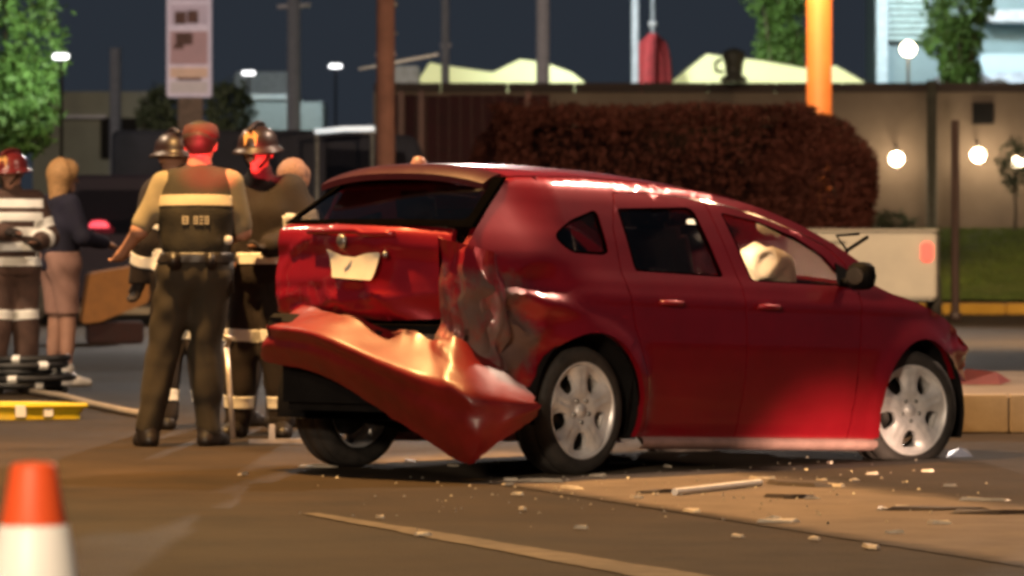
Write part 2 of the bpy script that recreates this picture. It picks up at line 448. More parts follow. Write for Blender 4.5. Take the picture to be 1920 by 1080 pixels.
POLY_RD = [(.415, .19), (.415, .31), (.391, .53), (.305, .73), (.256, .98), (.276, 1.2), (.365, 1.375), (.58, 1.385), (.91, 1.373), (1.045, 1.363), (1.10, 1.15), (1.15, .96), (1.16, .6), (1.14, .19)]
RWIN = rounded([(.345, 1.30), (.90, 1.328), (.945, 1.31), (1.04, .985), (.36, .995)], .025)
POLY_FD = [(1.148, .19), (1.168, .6), (1.158, .96), (1.108, 1.15), (1.053, 1.362), (1.24, 1.341), (1.48, 1.296), (1.74, 1.23), (1.92, 1.167), (2.042, 1.087), (2.095, .997), (2.10, .9), (2.07, .6), (2.05, .19)]
FWIN = rounded([(1.150, 1.312), (1.42, 1.28), (1.70, 1.208), (1.90, 1.115), (2.02, 1.0), (2.02, .968), (1.25, .972)], .02)
POLY_F = [(2.06, .19), (2.08, .6), (2.108, .9), (2.105, .992), (2.25, .985), (2.37, .945), (2.65, .885), (2.93, .82), (3.10, .745), (3.20, .665), (3.20, .58), (3.08, .53)] + arc(AF, .378, 28, 201) + [(2.25, .19)]
def scuff_q(x, z):
    c = 0.62 * sstep(-.15, -.62, x) * sstep(1.10, .90, z) + .45 * math.exp(-((x + .42) / .14) ** 2 - ((z - .62) / .12) ** 2)
    return c
def scuff0(x, z): return -0.35 + .25 * sstep(.32, .2, z)
for sgn in (-1, 1):
    bad = sgn < 0; fn = side_fn(sgn, bad)
    deep = lambda x, z, dp, s=sgn, b_=bad: fn_in(s, b_, x, z, dp)
    q = panel('quarter_panel', POLY_Q, [QWIN], fn, .03, .03, M_red, car, scuff_q if bad else scuff0)
    if bad: q['label'] = 'crumpled rear quarter panel with scraped paint and torn rear edge'
    def gl(x, z, dp, s=sgn): return P(x, s * (half_width(x, z) - .012 - dp), z)
    panel('quarter_window', [(x, z) for x, z in QWIN], [], gl, .05, .004, M_glassd, q)
    rd = panel('rear_door', POLY_RD, [RWIN], fn, .03, .03, M_red, car, scuff0)
    panel('door_window', RWIN, [], gl, .06, .004, M_glassd, rd)
    fd = panel('front_door', POLY_FD, [FWIN], fn, .03, .03, M_red, car, scuff0)
    panel('door_window', FWIN, [], gl, .06, .004, M_glass, fd)
    # black window seals
    def seal(x, z, dp, s=sgn): return P(x, s * (half_width(x, z) - .004 - dp), z)
    for W_, par in ((RWIN, rd), (FWIN, fd), (QWIN, q)):
        cx = sum(p[0] for p in W_) / len(W_); cz = sum(p[1] for p in W_) / len(W_)
        inner = [(x + (cx - x) * .0 + .018 * (cx - x) / max(.05, math.hypot(cx - x, cz - z)), z + .018 * (cz - z) / max(.05, math.hypot(cx - x, cz - z))) for x, z in W_]
        panel('window_seal', W_, [inner], seal, .05, .006, mat('matt_black_rubber', (.002, .0018, .0018), .9, spec=0.0), par)
    fe = panel('front_fender', POLY_F, [], fn, .03, .03, M_red, car, scuff0)
    for x0, par in ((.48, rd), (1.24, fd)):
        hb = MB().tube([P(x0 + i * .045, sgn * (half_width(x0 + i * .045, .84) + (.006 if i in (0, 4) else .032)), .845) for i in range(5)], .013, 8)
        hb.build('door_handle', M_red, par, True)
    # mirror: arm plate, housing, glass
    mm = MB()
    mv = Matrix.Translation(P(1.98, sgn * .965, 1.02)) @ Matrix.Diagonal((.60, .95, .85, 1))
    mm.lathe([(.0, -.085), (.05, -.08), (.08, -.055), (.09, 0), (.08, .055), (.05, .08), (0, .085)], 18, mv)
    mm.tube([P(2.0, sgn * .83, .985), P(1.99, sgn * .92, .995)], .025, 8)
    mi = mm.build('wing_mirror', M_blackplastic, fd, True)
    MB().lathe([(0, 0), (.055, 0), (.055, .004), (0, .004)], 16, Matrix.Translation(P(1.924, sgn * .965, 1.02)) @ Matrix.Rotation(R(90), 4, 'Y') @ Matrix.Diagonal((.8, 1.0, 1, 1))).build('mirror_glass', mat('mirror_silver', (.12, .11, .11), .15, metal=.8), fd)
    panel('mirror_base', [(1.955, .965), (2.09, .96), (2.07, 1.05), (1.97, 1.085)], [], lambda x, z, dp, s=sgn: P(x, s * (half_width(x, z) + .006 - dp), z), .04, .012, M_blackplastic, fd)
    # sill strip under the doors, its caught light put into the colour
    sl = MB(); xs = np.linspace(.40, 2.27, 24); vs = []
    for x in xs:
        for y_, z_ in ((.835, .192), (.868, .180), (.872, .158), (.845, .135), (.79, .13)): vs.append(P(x, sgn * y_, z_))
    sl.add(vs, [(i * 5 + k, i * 5 + k + 1, (i + 1) * 5 + k + 1, (i + 1) * 5 + k) for i in range(23) for k in range(4)])
    sl.build('sill', mat('lit_sill', (0.45, 0.27, 0.24), 0.45, metal=0.2, var=0.25), car, True)
# dark inner shell behind the panels, floor and wheel houses
ins = MB()
for sgn in (-1, 1):
    pts = [(x, z) for x in np.linspace(.34, 2.2, 20) for z in (.2, .5, .75, .93)]
    ins.add([P(x, sgn * (half_width(x, z) - .06), z) for x, z in pts], [(i * 4 + k, i * 4 + k + 1, i * 4 + k + 5, i * 4 + k + 4) for i in range(19) for k in range(3)])
ins.add([P(-.6, -.8, .24), P(2.9, -.76, .24), P(2.9, .76, .24), P(-.6, .8, .24)], [(0, 1, 2, 3)])
ins.box(P(2.98, 0, .52), (.10, 1.2, .42), 0, .02)
ins.box(P(2.4, 0, .58), (1.0, .95, .42), 0, .03)
ins.box(P(2.1, 0, .66), (.05, 1.6, .64), 0, 0)
ins.box(P(-.40, 0, .50), (.55, 1.15, .42), 0, .04)
ins.box(P(-.05, 0, .72), (.5, 1.4, .10), 0, .02)
ins.build('inner_shell', M_dark, car)
for cx, cz in (AR, AF):
    for sgn in (-1, 1):
        wl = MB(); vs = []
        aa = [R(-20 + 210 * i / 20) for i in range(21)]
        for a in aa:
            for y_ in (.85, .50): vs.append(P(cx + .385 * math.cos(a), sgn * y_, cz + .385 * math.sin(a)))
        fs = [(2 * i, 2 * i + 1, 2 * i + 3, 2 * i + 2) for i in range(20)] + [tuple(2 * i + 1 for i in range(21))]
        wl.add(vs, fs).build('wheel_house', M_dark, car, True)
# roof, bonnet, windscreen
def grid(name, us, vs_, fn, material, parent, thick=.02, scuff=-0.35):
    n, m = len(us), len(vs_); V = [fn(u, v) for u in us for v in vs_]; B = [p - Vector((0, 0, thick)) for p in V]
    fs = [(i * m + j, (i + 1) * m + j, (i + 1) * m + j + 1, i * m + j + 1) for i in range(n - 1) for j in range(m - 1)]
    N = n * m; fb = [tuple(N + k for k in reversed(f)) for f in fs]; rim = []
    bd = [i * m for i in range(n)] + [(n - 1) * m + j for j in range(1, m)] + [i * m + m - 1 for i in range(n - 2, -1, -1)] + [j for j in range(m - 2, 0, -1)]
    for i in range(len(bd)):
        a_, b_ = bd[i], bd[(i + 1) % len(bd)]; rim.append((a_, b_, N + b_, N + a_))
    o = mesh_obj(name, V + B, fs + fb + rim, material, parent, True)
    bm = bmesh.new(); bm.from_mesh(o.data); bmesh.ops.recalc_face_normals(bm, faces=list(bm.faces))
    for e_ in bm.edges:
        if len(e_.link_faces) == 2 and e_.calc_face_angle(0) > 1.0: e_.smooth = False
    bm.to_mesh(o.data); bm.free()
    at_ = o.data.attributes.new('scuff', 'FLOAT', 'POINT'); at_.data.foreach_set('value', [scuff] * len(o.data.vertices))
    return o
def roof_fn(x, t):
    z = redge(x); e_ = half_width(x, z) + .001
    return P(x - .05 * (1 - t * t) * sstep(.2, -.3, x), t * e_, z + .062 * (1 - abs(t) ** 2.6) * sstep(1.7, .6, x) + .004)
grid('roof', np.linspace(-.30, 1.30, 34), np.linspace(-1, 1, 25), roof_fn, M_red, car)
def spoil_fn(u, t):
    p = roof_fn(-.30, t * .93); return p + Vector((-.13 * u, 0, -.012 * u - .035 * u * u))
grid('roof_spoiler', np.linspace(.02, 1, 8), np.linspace(-1, 1, 21), spoil_fn, mat('dark_red_spoiler', (0.05, 0.006, 0.008), 0.35, var=.1, coat=.6), car, .03)
def wind_fn(u, t):
    a_ = roof_fn(1.32, t); b_ = P(2.28 + .28 * (1 - t * t), t * .80, 1.0)
    p = a_.lerp(b_, u); p.z += .05 * math.sin(PI * u) * (1 - t * t * .6); return p
grid('windscreen', np.linspace(0, 1, 14), np.linspace(-.97, .97, 17), wind_fn, M_glass, car, .005)
hood_z = lin([2.2, 2.37, 2.65, 2.93, 3.1, 3.2, 3.3], [.995, .948, .888, .822, .748, .672, .60])
def hood_fn(x, t):
    e_ = half_width(min(x, 3.2), hood_z(min(x, 3.2))) - .004
    return P(x + .22 * (1 - t * t) * sstep(2.6, 3.2, x), t * e_, hood_z(x) + .06 * (1 - abs(t) ** 2.2) * (1 - .5 * sstep(2.9, 3.2, x)) + .006 * math.sin(9 * x + 3 * t) + .03 * sstep(2.7, 3.15, x) * fbm(x * 5, t * 3, 4, 2))
grid('bonnet', np.linspace(2.27, 3.2, 26), np.linspace(-1, 1, 25), hood_fn, M_red, car)
for sgn in (-1, 1):
    mv = Matrix.Translation(P(3.13, sgn * .63, .64)) @ Matrix.Rotation(R(90), 4, 'Y') @ Matrix.Diagonal((.7, 1.4, 1, 1))
    MB().lathe([(0, -.12), (.08, -.1), (.10, 0), (.085, .05), (.04, .075), (0, .08)], 18, mv).build('headlamp', mat('headlamp_lens', (.55, .52, .48), .15, var=.1, coat=1), car, True)
MB().box(P(3.1, 0, .45), (.06, 1.25, .10), 0, .02).build('front_crossbeam', M_dirt, car)
pl = MB().add([P(3.05, -.74, .6), P(3.24, -.68, .57), P(3.3, -.66, .5), P(3.10, -.73, .5)], [(0, 1, 2, 3)])
pl.add([v + Vector((0, .01, 0)) for v in pl.v[:4]], [(3, 2, 1, 0)])
pl.build('torn_bumper_bracket', M_red, car)
# tail: rear window, tailgate, plate
def rear_x(y, z):
    x = float(np.interp(z, [.70, .76, .85, .95, 1.03, 1.10, 1.16, 1.20, 1.42], [-.74, -.80, -.825, -.80, -.785, -.80, -.785, -.73, -.40]))
    x += .08 * (y / .62) ** 2 + .07 * sstep(-.3, .6, y) + .03 * y
    return x
def tail_fn(y, z, dp):
    x = rear_x(y, z) + dp
    if z < 1.19:
        x += .014 * fbm(y * 1.8 + 3, z * 3, 1, 2) + .055 * sstep(.95, .78, z) * abs(fbm(y * 3.2, z * 4, 6, 2)) - .014 * math.exp(-abs(fbm(y * 1.7 + 2, z * 2.2, 4, 1)) / .035) + .06 * sstep(-.3, -.6, y) * sstep(1.1, .8, z)
        x -= .020 * math.exp(-(abs(z - .82 + .03 * math.sin(3 * y) + .05 * y) / .014)) - .012 * math.exp(-((z - .87) / .03) ** 2)
    return P(x, y, z - .03 * sstep(.2, -.6, y) * sstep(1.3, 1.1, z))
TG = rounded([(.64, 1.19), (.2, 1.205), (-.3, 1.195), (-.60, 1.18), (-.62, .98), (-.60, .77), (-.2, .735), (.2, .745), (.6, .75), (.64, .95)], .03)
tg = panel('tailgate', TG, [], tail_fn, .025, .03, M_red, car, lambda y, z: -.2 + .55 * sstep(-.35, -.62, y) * sstep(.95, .78, z) + .25 * sstep(.82, .74, z))
tg['label'] = 'dented tailgate holding a bent number plate'
RW = rounded([(.61, 1.215), (.52, 1.40), (-.545, 1.40), (-.64, 1.205)], .04)
def frame_fn(y, z, dp): return P(rear_x(y, z) + dp - .004, y, z + .0)
RWO = [(.66, 1.195), (.55, 1.425), (-.585, 1.425), (-.70, 1.17)]
panel('rear_window_frame', RWO, [RW], frame_fn, .04, .03, mat('matt_black_rubber', (.002, .0018, .0018), .9, spec=0.0), tg)
panel('rear_window', RW, [], lambda y, z, dp: P(rear_x(y, z) + .006 + dp, y, z), .06, .005, M_glassd, tg)
MB().tube([P(rear_x(y, 1.14) - .012 - .012 * math.cos(y * 3), y, 1.15 - .015 * (y < -.1)) for y in np.linspace(.34, -.30, 14)], .016, 8).build('tailgate_handle_strip', M_red, tg, True)
def plate_fn(y, z, dp):
    return P(rear_x(y, z) - .065 + dp + .02 * math.sin(9 * y + 1) + .015 * math.sin(14 * z), y, z)
PLT = rounded([(.16, 1.065), (.05, 1.03), (-.06, 1.022), (-.16, 1.04), (-.255, 1.045), (-.235, .91), (-.05, .918), (.09, .925)], .012)
plate = panel('number_plate', PLT, [], plate_fn, .03, .003, M_plate, tg)
MB().lathe([(0, 0), (.018, 0), (.014, .012), (0, .016)], 10, Matrix.Translation(P(-.835, -.28, 1.035)) @ Matrix.Rotation(R(-90), 4, 'Y')).build('plate_lamp', M_metal, tg, True)
MB().lathe([(.0, .012), (.022, .01), (.034, .0), (.022, .0)], 14, Matrix.Translation(P(-.825, .02, 1.10)) @ Matrix.Rotation(R(-90), 4, 'Y')).build('emblem', M_metal, tg, True)
# crushed corner where the tail lamp was
def corner_fn(s, z, dp):
    a = s * PI / 2 * 1.05; base = Vector((-.70 + .03, -.60 - .02, 0))
    r = .215 - dp + .05 * fbm(s * 1.6 + 1, z * 2.6, 8, 2) - .045 * abs(fbm(s * 2.2 + 3, z * 3.0, 3, 2)) - .05 * math.exp(-((z - .70 + .1 * s) / .06) ** 2) + .012 * fbm(s * 7, z * 9, 4, 2)
    return P(-.60 - (r - .02) * math.cos(a) * 1.0, -.60 - r * math.sin(a), z)
panel('crushed_corner', [(-.12, 1.12), (1.0, 1.04), (1.15, .8), (1.1, .5), (.6, .44), (-.1, .55)], [], corner_fn, .03, .012, M_red, car,
      lambda s, z: .44 + .18 * sstep(1.0, .6, z) - .45 * sstep(.96, 1.10, z))['label'] = 'crushed corner with bare scraped metal where a tail lamp was'
MB().box(P(-.70, -.05, .60), (.10, 1.3, .12), 0, .02).build('bumper_beam', M_dirt, car)
# peeled rear bumper cover: control net -> smooth sheet
BN = [[(-0.56, 0.50, 0.77), (-0.70, 0.60, 0.68), (-0.62, 0.68, 0.56)],
      [(-0.70, 0.41, 0.78), (-0.82, 0.50, 0.66), (-0.74, 0.60, 0.52)],
      [(-0.80, 0.03, 0.76), (-0.95, 0.05, 0.62), (-0.85, 0.15, 0.47)],
      [(-0.80, -0.27, 0.68), (-0.99, -0.38, 0.50), (-0.88, -0.21, 0.34)],
      [(-0.80, -0.53, 0.65), (-1.01, -0.70, 0.41), (-0.90, -0.58, 0.19)],
      [(-0.78, -0.71, 0.63), (-0.99, -0.96, 0.35), (-0.92, -0.90, 0.06)],
      [(-0.68, -0.86, 0.52), (-0.85, -1.07, 0.34), (-0.84, -1.03, 0.16)],
      [(-0.55, -0.95, 0.41), (-0.70, -1.16, 0.345), (-0.70, -1.14, 0.29)]]
def cat(p0, p1, p2, p3, t):
    return .5 * ((2 * p1) + (p2 - p0) * t + (2 * p0 - 5 * p1 + 4 * p2 - p3) * t * t + (3 * p1 - p0 - 3 * p2 + p3) * t ** 3)
def spline(L, s):
    k = min(int(s), len(L) - 2); t = s - k
    g = lambda i: L[max(0, min(len(L) - 1, i))]
    return cat(g(k - 1), g(k), g(k + 1), g(k + 2), t)
rows = []
for i in range(71):
    s = i / 70 * 7
    cpts = [spline([Vector(c[k]) for c in BN], s) for k in range(3)]
    rows.append([spline(cpts, j / 22 * 2) for j in range(23)])
V = []
for i, rw in enumerate(rows):
    for j, p in enumerate(rw):
        ridge = .035 * math.exp(-(max(0, abs(j - 9) - .3) / 1.5)) - .022 * math.exp(-((j - 13) / 1.5) ** 2)
        c = .024 * fbm(i * .045, j * .05, 3, 2) + .008 * fbm(i * .16, j * .2, 2, 2) - .018 * math.exp(-abs(i - 44 - j * .5 + 2 * math.sin(j)) / 1.3) - .014 * math.exp(-abs(i - 20 + j * .6) / 1.2) - ridge
        edge = (.024 * fbm(i * .13, 5, 1, 3) * max(0, 1 - j / 5)) - .02 * abs(fbm(i * .15, 9, 2, 3)) * max(0, 1 - (22 - j) / 4)
        V.append(P(p.x + c, p.y, p.z + edge))
n, m = 71, 23; Bk = [v + Vector((.006, .004, 0)) for v in V]
fs = [(i * m + j, (i + 1) * m + j, (i + 1) * m + j + 1, i * m + j + 1) for i in range(n - 1) for j in range(m - 1)]
N = n * m
bump = mesh_obj('rear_bumper', V + Bk, fs + [tuple(N + k for k in reversed(f)) for f in fs], M_bump, car, True)
bump['label'] = 'torn rear bumper cover hanging to the ground on one side'
at_ = bump.data.attributes.new('scuff', 'FLOAT', 'POINT')
at_.data.foreach_set('value', ([.04 + .40 * fbm(i * .10, j * .16, 4, 3) + .40 * sstep(52, 34, i) * sstep(11, 7, j) for i in range(n) for j in range(m)]) * 2)
# inner foam showing above the bumper
def foam_fn(u, t): return P(-.78 - .05 * math.sin(PI * u) + .03 * fbm(t * 5, u * 4, 2), .5 - 1.05 * t, .75 - .10 * u - .12 * t * t)
grid('bumper_absorber', np.linspace(0, 1, 6), np.linspace(0, 1, 24), foam_fn, M_dark, car, .03)

# wheels
def rim_face(x, y, dp):
    r = math.hypot(x, y); a = math.atan2(y, x)
    k = .5 + .5 * math.cos(5 * (a - PI / 2))            # 1 at a spoke centre
    z = .020 - .030 * math.exp(-((r - .17) / .05) ** 2) * (1 - k) - .010 * sstep(.11, .03, r) + .006 * k * sstep(.05, .1, r)
    groove = .010 * math.exp(-(((a - PI / 2 + PI / 5) % (2 * PI / 5) - PI / 5) * r / .008) ** 2) * sstep(.08, .1, r) * sstep(.2, .18, r)
    return Vector((x, y, z - groove - dp))
def make_wheel(flat=0.0):
    root = bpy.data.objects.new('wheel', None); COL.objects.link(root); root.empty_display_size = .1
    RR = .312; w = .105
    prof = [(.222, -w * .8), (.232, -w * .95), (.262, -w), (.288, -w * .96), (.304, -w * .82), (RR, -w * .6), (RR, -.05), (RR - .006, -.048), (RR - .006, -.042), (RR, -.04), (RR, .04), (RR - .006, .042), (RR - .006, .048), (RR, .05),
            (RR, w * .6), (.304, w * .82), (.288, w * .96), (.262, w), (.232, w * .95), (.222, w * .8)]
    t = MB().lathe(prof, 64)
    if flat:
        for v in t.v:
            r = math.hypot(v.x, v.y)
            if v.y < 0:
                lim = -(.312 - flat)
                if v.y < lim:
                    ov = lim - v.y; v.y = lim; v.z *= 1 + ov * 3.2
    t.build('tyre', M_tyre, root, True)
    holes = []
    for k in range(5):
        a = PI / 2 + PI / 5 + 2 * PI * k / 5
        pl = []
        for rr_, hw_ in ((.105, .020), (.135, .040), (.185, .046), (.192, .030), (.192, -.030), (.185, -.046), (.135, -.040), (.105, -.020)):
            pl.append((rr_ * math.cos(a) - hw_ * math.sin(a), rr_ * math.sin(a) + hw_ * math.cos(a)))
        holes.append(rounded(pl, .012, 3))
    rimo = panel('rim', [(.218 * math.cos(2 * PI * i / 60), .218 * math.sin(2 * PI * i / 60)) for i in range(60)], holes, rim_face, .012, .022, M_alloy, root)
    for v in rimo.data.vertices: v.co.z += .072
    MB().lathe([(.212, .06), (.222, .094), (.230, .102), (.236, .100), (.234, .092), (.222, .08), (.215, -.08), (.206, -.08), (.206, .06)], 60, closed=True).build('rim_flange', M_alloy, root, True)
    MB().lathe([(0, .096), (.028, .094), (.034, .086), (.034, .07)], 20).build('hub_cap', M_alloy, root, True)
    for k in range(5):
        a = PI / 2 + 2 * PI * k / 5 + PI / 5
        MB().lathe([(0, .095), (.010, .094), (.011, .08), (.011, .06)], 8, Matrix.Translation((.057 * math.cos(a), .057 * math.sin(a), 0))).build('lug_nut', M_metal, root, True)
    MB().lathe([(0, .0), (.15, .0), (.15, .015), (.06, .02), (0, .02)], 32).build('brake_disc', mat('brake_disc', (.05, .045, .04), .5, metal=.6), root, True)
    return root
spots = [(0, -.725, .312, 0, 0), (0, .725, .312, 0, 0), (2.628, -.735, .252, -14, .06), (2.628, .735, .26, -14, .052)]
for x, y, z, steer, flat in spots:
    wv = make_wheel(flat); wv.parent = car
    sgn = 1 if y > 0 else -1
    # wheel axis (+z of the mesh) points outward, mesh +y stays up
    rot = Matrix.Rotation(R(steer), 4, 'Z') @ (Matrix.Rotation(R(90), 4, 'X') if sgn < 0 else Matrix.Rotation(PI, 4, 'Z') @ Matrix.Rotation(R(90), 4, 'X'))
    wv.matrix_local = Matrix.Translation((x, y, z)) @ rot
    if flat: wv['label'] = 'front wheel with a flat tyre, turned outward'
# cabin: seats, steering wheel, burst airbag
M_seat = mat('seat_cloth', (.13, .105, .09), .9, var=.3)
def seat(x, y):
    s = empty('seat'); s.parent = car
    MB().box(P(x, y, .62), (.48, .48, .16), 0, .05).build('seat_cushion', M_seat, s, True)
    bk = MB().box((0, 0, 0), (.14, .46, .62), 0, .05)
    o = bk.build('seat_back', M_seat, s, True); o.location = P(x - .27, y, .93); o.rotation_euler = (0, R(-14), 0)
    h = MB().box((0, 0, 0), (.09, .26, .17), 0, .04).build('headrest', M_seat, s, True); h.location = P(x - .36, y, 1.30); h.rotation_euler = (0, R(-10), 0)
for x, y in ((1.35, -.38), (1.35, .38), (.45, -.38), (.45, .38)): seat(x, y)
ab = MB(); ab.lathe([(.17 * math.sin(PI * i / 14), -.10 * math.cos(PI * i / 14)) for i in range(15)], 28, Matrix.Translation(P(1.97, -.36, 1.03)) @ Matrix.Rotation(R(62), 4, 'Y'))
for v_ in ab.v: v_ += Vector((.05, .04, .05)) * fbm(v_.x * 9, v_.z * 9, v_.y * 9, 3)
ab.build('airbag', M_cream, car, True)
MB().box(P(1.62, -.20, 1.285), (.14, .09, .025), 0, .006).build('courtesy_lamp', mat('courtesy_lens', (.9, .8, .6), .4, emit=(1, .8, .5), estr=6), car)
cl = lamp('courtesy_light', 'POINT', P(1.62, -.22, 1.22), 26, (1, .74, .48), None, .03); cl.parent = car
MB().box(P(2.0, 0, .86), (.3, 1.35, .22), 0, .05).build('dashboard', M_dark, car, True)
sw = MB(); sw.lathe([(.17 + .014 * math.cos(2 * PI * i / 8), .014 * math.sin(2 * PI * i / 8)) for i in range(8)], 28, Matrix.Translation(P(1.78, .36, .96)) @ Matrix.Rotation(R(65), 4, 'Y'), closed=True)
sw.build('steering_wheel', M_blackplastic, car, True)
# wiper stalk flung up at the windscreen base
MB().tube([P(2.24, -.60, 1.06), P(2.30, -.62, 1.16), P(2.42, -.66, 1.235)], .010, 6).tube([P(2.30, -.62, 1.16), P(2.26, -.58, 1.235), P(2.4, -.62, 1.25)], .007, 6).build('wiper', M_blackplastic, car)
MB().lathe([(0, .05), (.025, .045), (.04, .02), (.045, 0)], 12, Matrix.Translation(P(-.18, .12, 1.49))).build('roof_aerial_base', mat('pink_plastic', (.3, .16, .14), .5), car, True)

# ------------------------------------------------------------------ people: bodies grown as one continuous surface
class Field:
    def __init__(s, lo, hi, h):
        s.lo = np.array(lo) - 3 * h; s.h = h
        s.n = np.ceil((np.array(hi) + 3 * h - s.lo) / h).astype(int) + 1
        s.D = np.full(tuple(s.n), .5, dtype=np.float32)
    def cap(s, a, b, ra, rb, k=.02, sq=None):
        """tapered limb from a to b, softly joined; sq squashes it along y"""
        a = np.array(a, float); b = np.array(b, float); m = max(ra, rb) + k + 2.5 * s.h + .03
        i0 = np.maximum(0, np.floor((np.minimum(a, b) - m - s.lo) / s.h).astype(int)); i1 = np.minimum(s.n, np.ceil((np.maximum(a, b) + m - s.lo) / s.h).astype(int) + 1)
        if (i1 <= i0).any(): return s
        X, Y, Z = np.meshgrid(*[s.lo[d] + s.h * np.arange(i0[d], i1[d]) for d in range(3)], indexing='ij')
        p = np.stack([X, Y, Z], -1) - a; ab = b - a; L = max(1e-9, ab @ ab)
        t = np.clip((p @ ab) / L, 0, 1)
        q = p - t[..., None] * ab
        if sq: q = q / np.array(sq)
        dd = np.sqrt((q ** 2).sum(-1)) - (ra + (rb - ra) * t)
        sl = tuple(slice(i0[d], i1[d]) for d in range(3)); o = s.D[sl]
        hh = np.clip(.5 + .5 * (o - dd) / k, 0, 1)
        s.D[sl] = o + (dd - o) * hh - k * hh * (1 - hh)
        return s
    def fold(s, amp, seed=0):
        X, Y, Z = np.meshgrid(*[s.lo[d] + s.h * np.arange(s.n[d]) for d in range(3)], indexing='ij')
        w = 1.3 * np.sin(5.3 * Z + 6 * X + seed) + 1.1 * np.sin(8 * X - 4 * Z + 2 * seed) + .8 * np.sin(11 * Y + 7 * Z)
        s.D += amp * (np.sin(17 * Z + 26 * X + 2.2 * w) * .55 + np.sin(24 * Z - 33 * X + 19 * Y + 2.6 * w + seed) * .45).astype(np.float32)
        return s
    def clip(s, pt, nrm):
        nrm = np.array(nrm, float); nrm /= np.linalg.norm(nrm)
        X, Y, Z = np.meshgrid(*[s.lo[d] + s.h * np.arange(s.n[d]) for d in range(3)], indexing='ij')
        s.D = np.maximum(s.D, ((X - pt[0]) * nrm[0] + (Y - pt[1]) * nrm[1] + (Z - pt[2]) * nrm[2]).astype(np.float32)); return s
    def mesh(s):
        D = s.D; S = D < 0
        c = np.zeros(tuple(s.n - 1), bool); al = np.ones(tuple(s.n - 1), bool)
        offs = [(i, j, k) for i in (0, 1) for j in (0, 1) for k in (0, 1)]
        sub = lambda A, o: A[o[0]:A.shape[0] - 1 + o[0], o[1]:A.shape[1] - 1 + o[1], o[2]:A.shape[2] - 1 + o[2]]
        for o in offs: c |= sub(S, o); al &= sub(S, o)
        act = c & ~al; I = np.argwhere(act); idx = -np.ones(act.shape, int); idx[act] = np.arange(len(I))
        acc = np.zeros((len(I), 3)); cnt = np.zeros(len(I))
        for o in offs:
            for d in range(3):
                if o[d]: continue
                o2 = list(o); o2[d] = 1
                da = D[tuple((I + o).T)]; db = D[tuple((I + np.array(o2)).T)]
                x = (da < 0) != (db < 0); t = np.where(x, da / np.where(da == db, 1, da - db), 0)
                p = np.tile(np.array(o, float), (len(I), 1)); p[:, d] += t
                acc[x] += p[x]; cnt[x] += 1
        V = s.lo + s.h * (I + acc / cnt[:, None])
        Fs = []
        for d in range(3):
            e, f = (d + 1) % 3, (d + 2) % 3
            sl0 = [slice(None)] * 3; sl1 = [slice(None)] * 3; sl0[d] = slice(0, -1); sl1[d] = slice(1, None)
            A, B = S[tuple(sl0)], S[tuple(sl1)]
            E = np.argwhere(A != B); E = E[(E[:, e] > 0) & (E[:, f] > 0) & (E[:, e] < s.n[e] - 1) & (E[:, f] < s.n[f] - 1)]
            ins_ = A[tuple(E.T)]
            q = []
            for de, df in ((-1, -1), (0, -1), (0, 0), (-1, 0)):
                g = E.copy(); g[:, e] += de; g[:, f] += df; q.append(idx[tuple(g.T)])
            q = np.stack(q, 1); q[~ins_] = q[~ins_][:, ::-1]; Fs.append(q)
        return V, np.concatenate(Fs)
    def build(s, name, material, parent):
        V, Fc = s.mesh(); me = bpy.data.meshes.new(name)
        me.vertices.add(len(V)); me.vertices.foreach_set('co', V.astype(np.float32).ravel())
        me.loops.add(4 * len(Fc)); me.loops.foreach_set('vertex_index', Fc.ravel().astype(np.int32))
        me.polygons.add(len(Fc)); me.polygons.foreach_set('loop_start', np.arange(0, 4 * len(Fc), 4, dtype=np.int32))
        me.polygons.foreach_set('use_smooth', np.ones(len(Fc), bool))
        me.update(calc_edges=True); me.validate(); me.materials.append(material)
        o = bpy.data.objects.new(name, me); COL.objects.link(o); o.parent = parent
        return o

M_skin = mat('skin', (0.42, 0.22, 0.15), .55, var=.1, scale=12)
M_reflect = mat('reflective_tape', (0.90, 0.89, 0.84), .35, var=.05, scale=30)
M_hair = mat('dark_hair', (.02, .014, .010), .6, var=.4, scale=60)
def lerp3(a, b, t): return tuple(np.array(a) + (np.array(b) - np.array(a)) * t)
POSE = dict(pel=(0, 0, .95), chest=(0, .0, 1.27), neck=(0, 0, 1.47), head=(0, .025, 1.64), look=(0, 1, 0),
            lhip=(-.09, 0, .92), rhip=(.09, 0, .92), lknee=(-.11, .02, .50), rknee=(.11, .02, .50), lank=(-.13, -.01, .09), rank=(.13, -.01, .09),
            lsh=(-.185, 0, 1.42), rsh=(.185, 0, 1.42), lel=(-.25, -.02, 1.13), rel=(.25, -.02, 1.13), lwr=(-.27, .06, .89), rwr=(.27, .06, .89),
            lfoot=(-.03, .15), rfoot=(.03, .15))
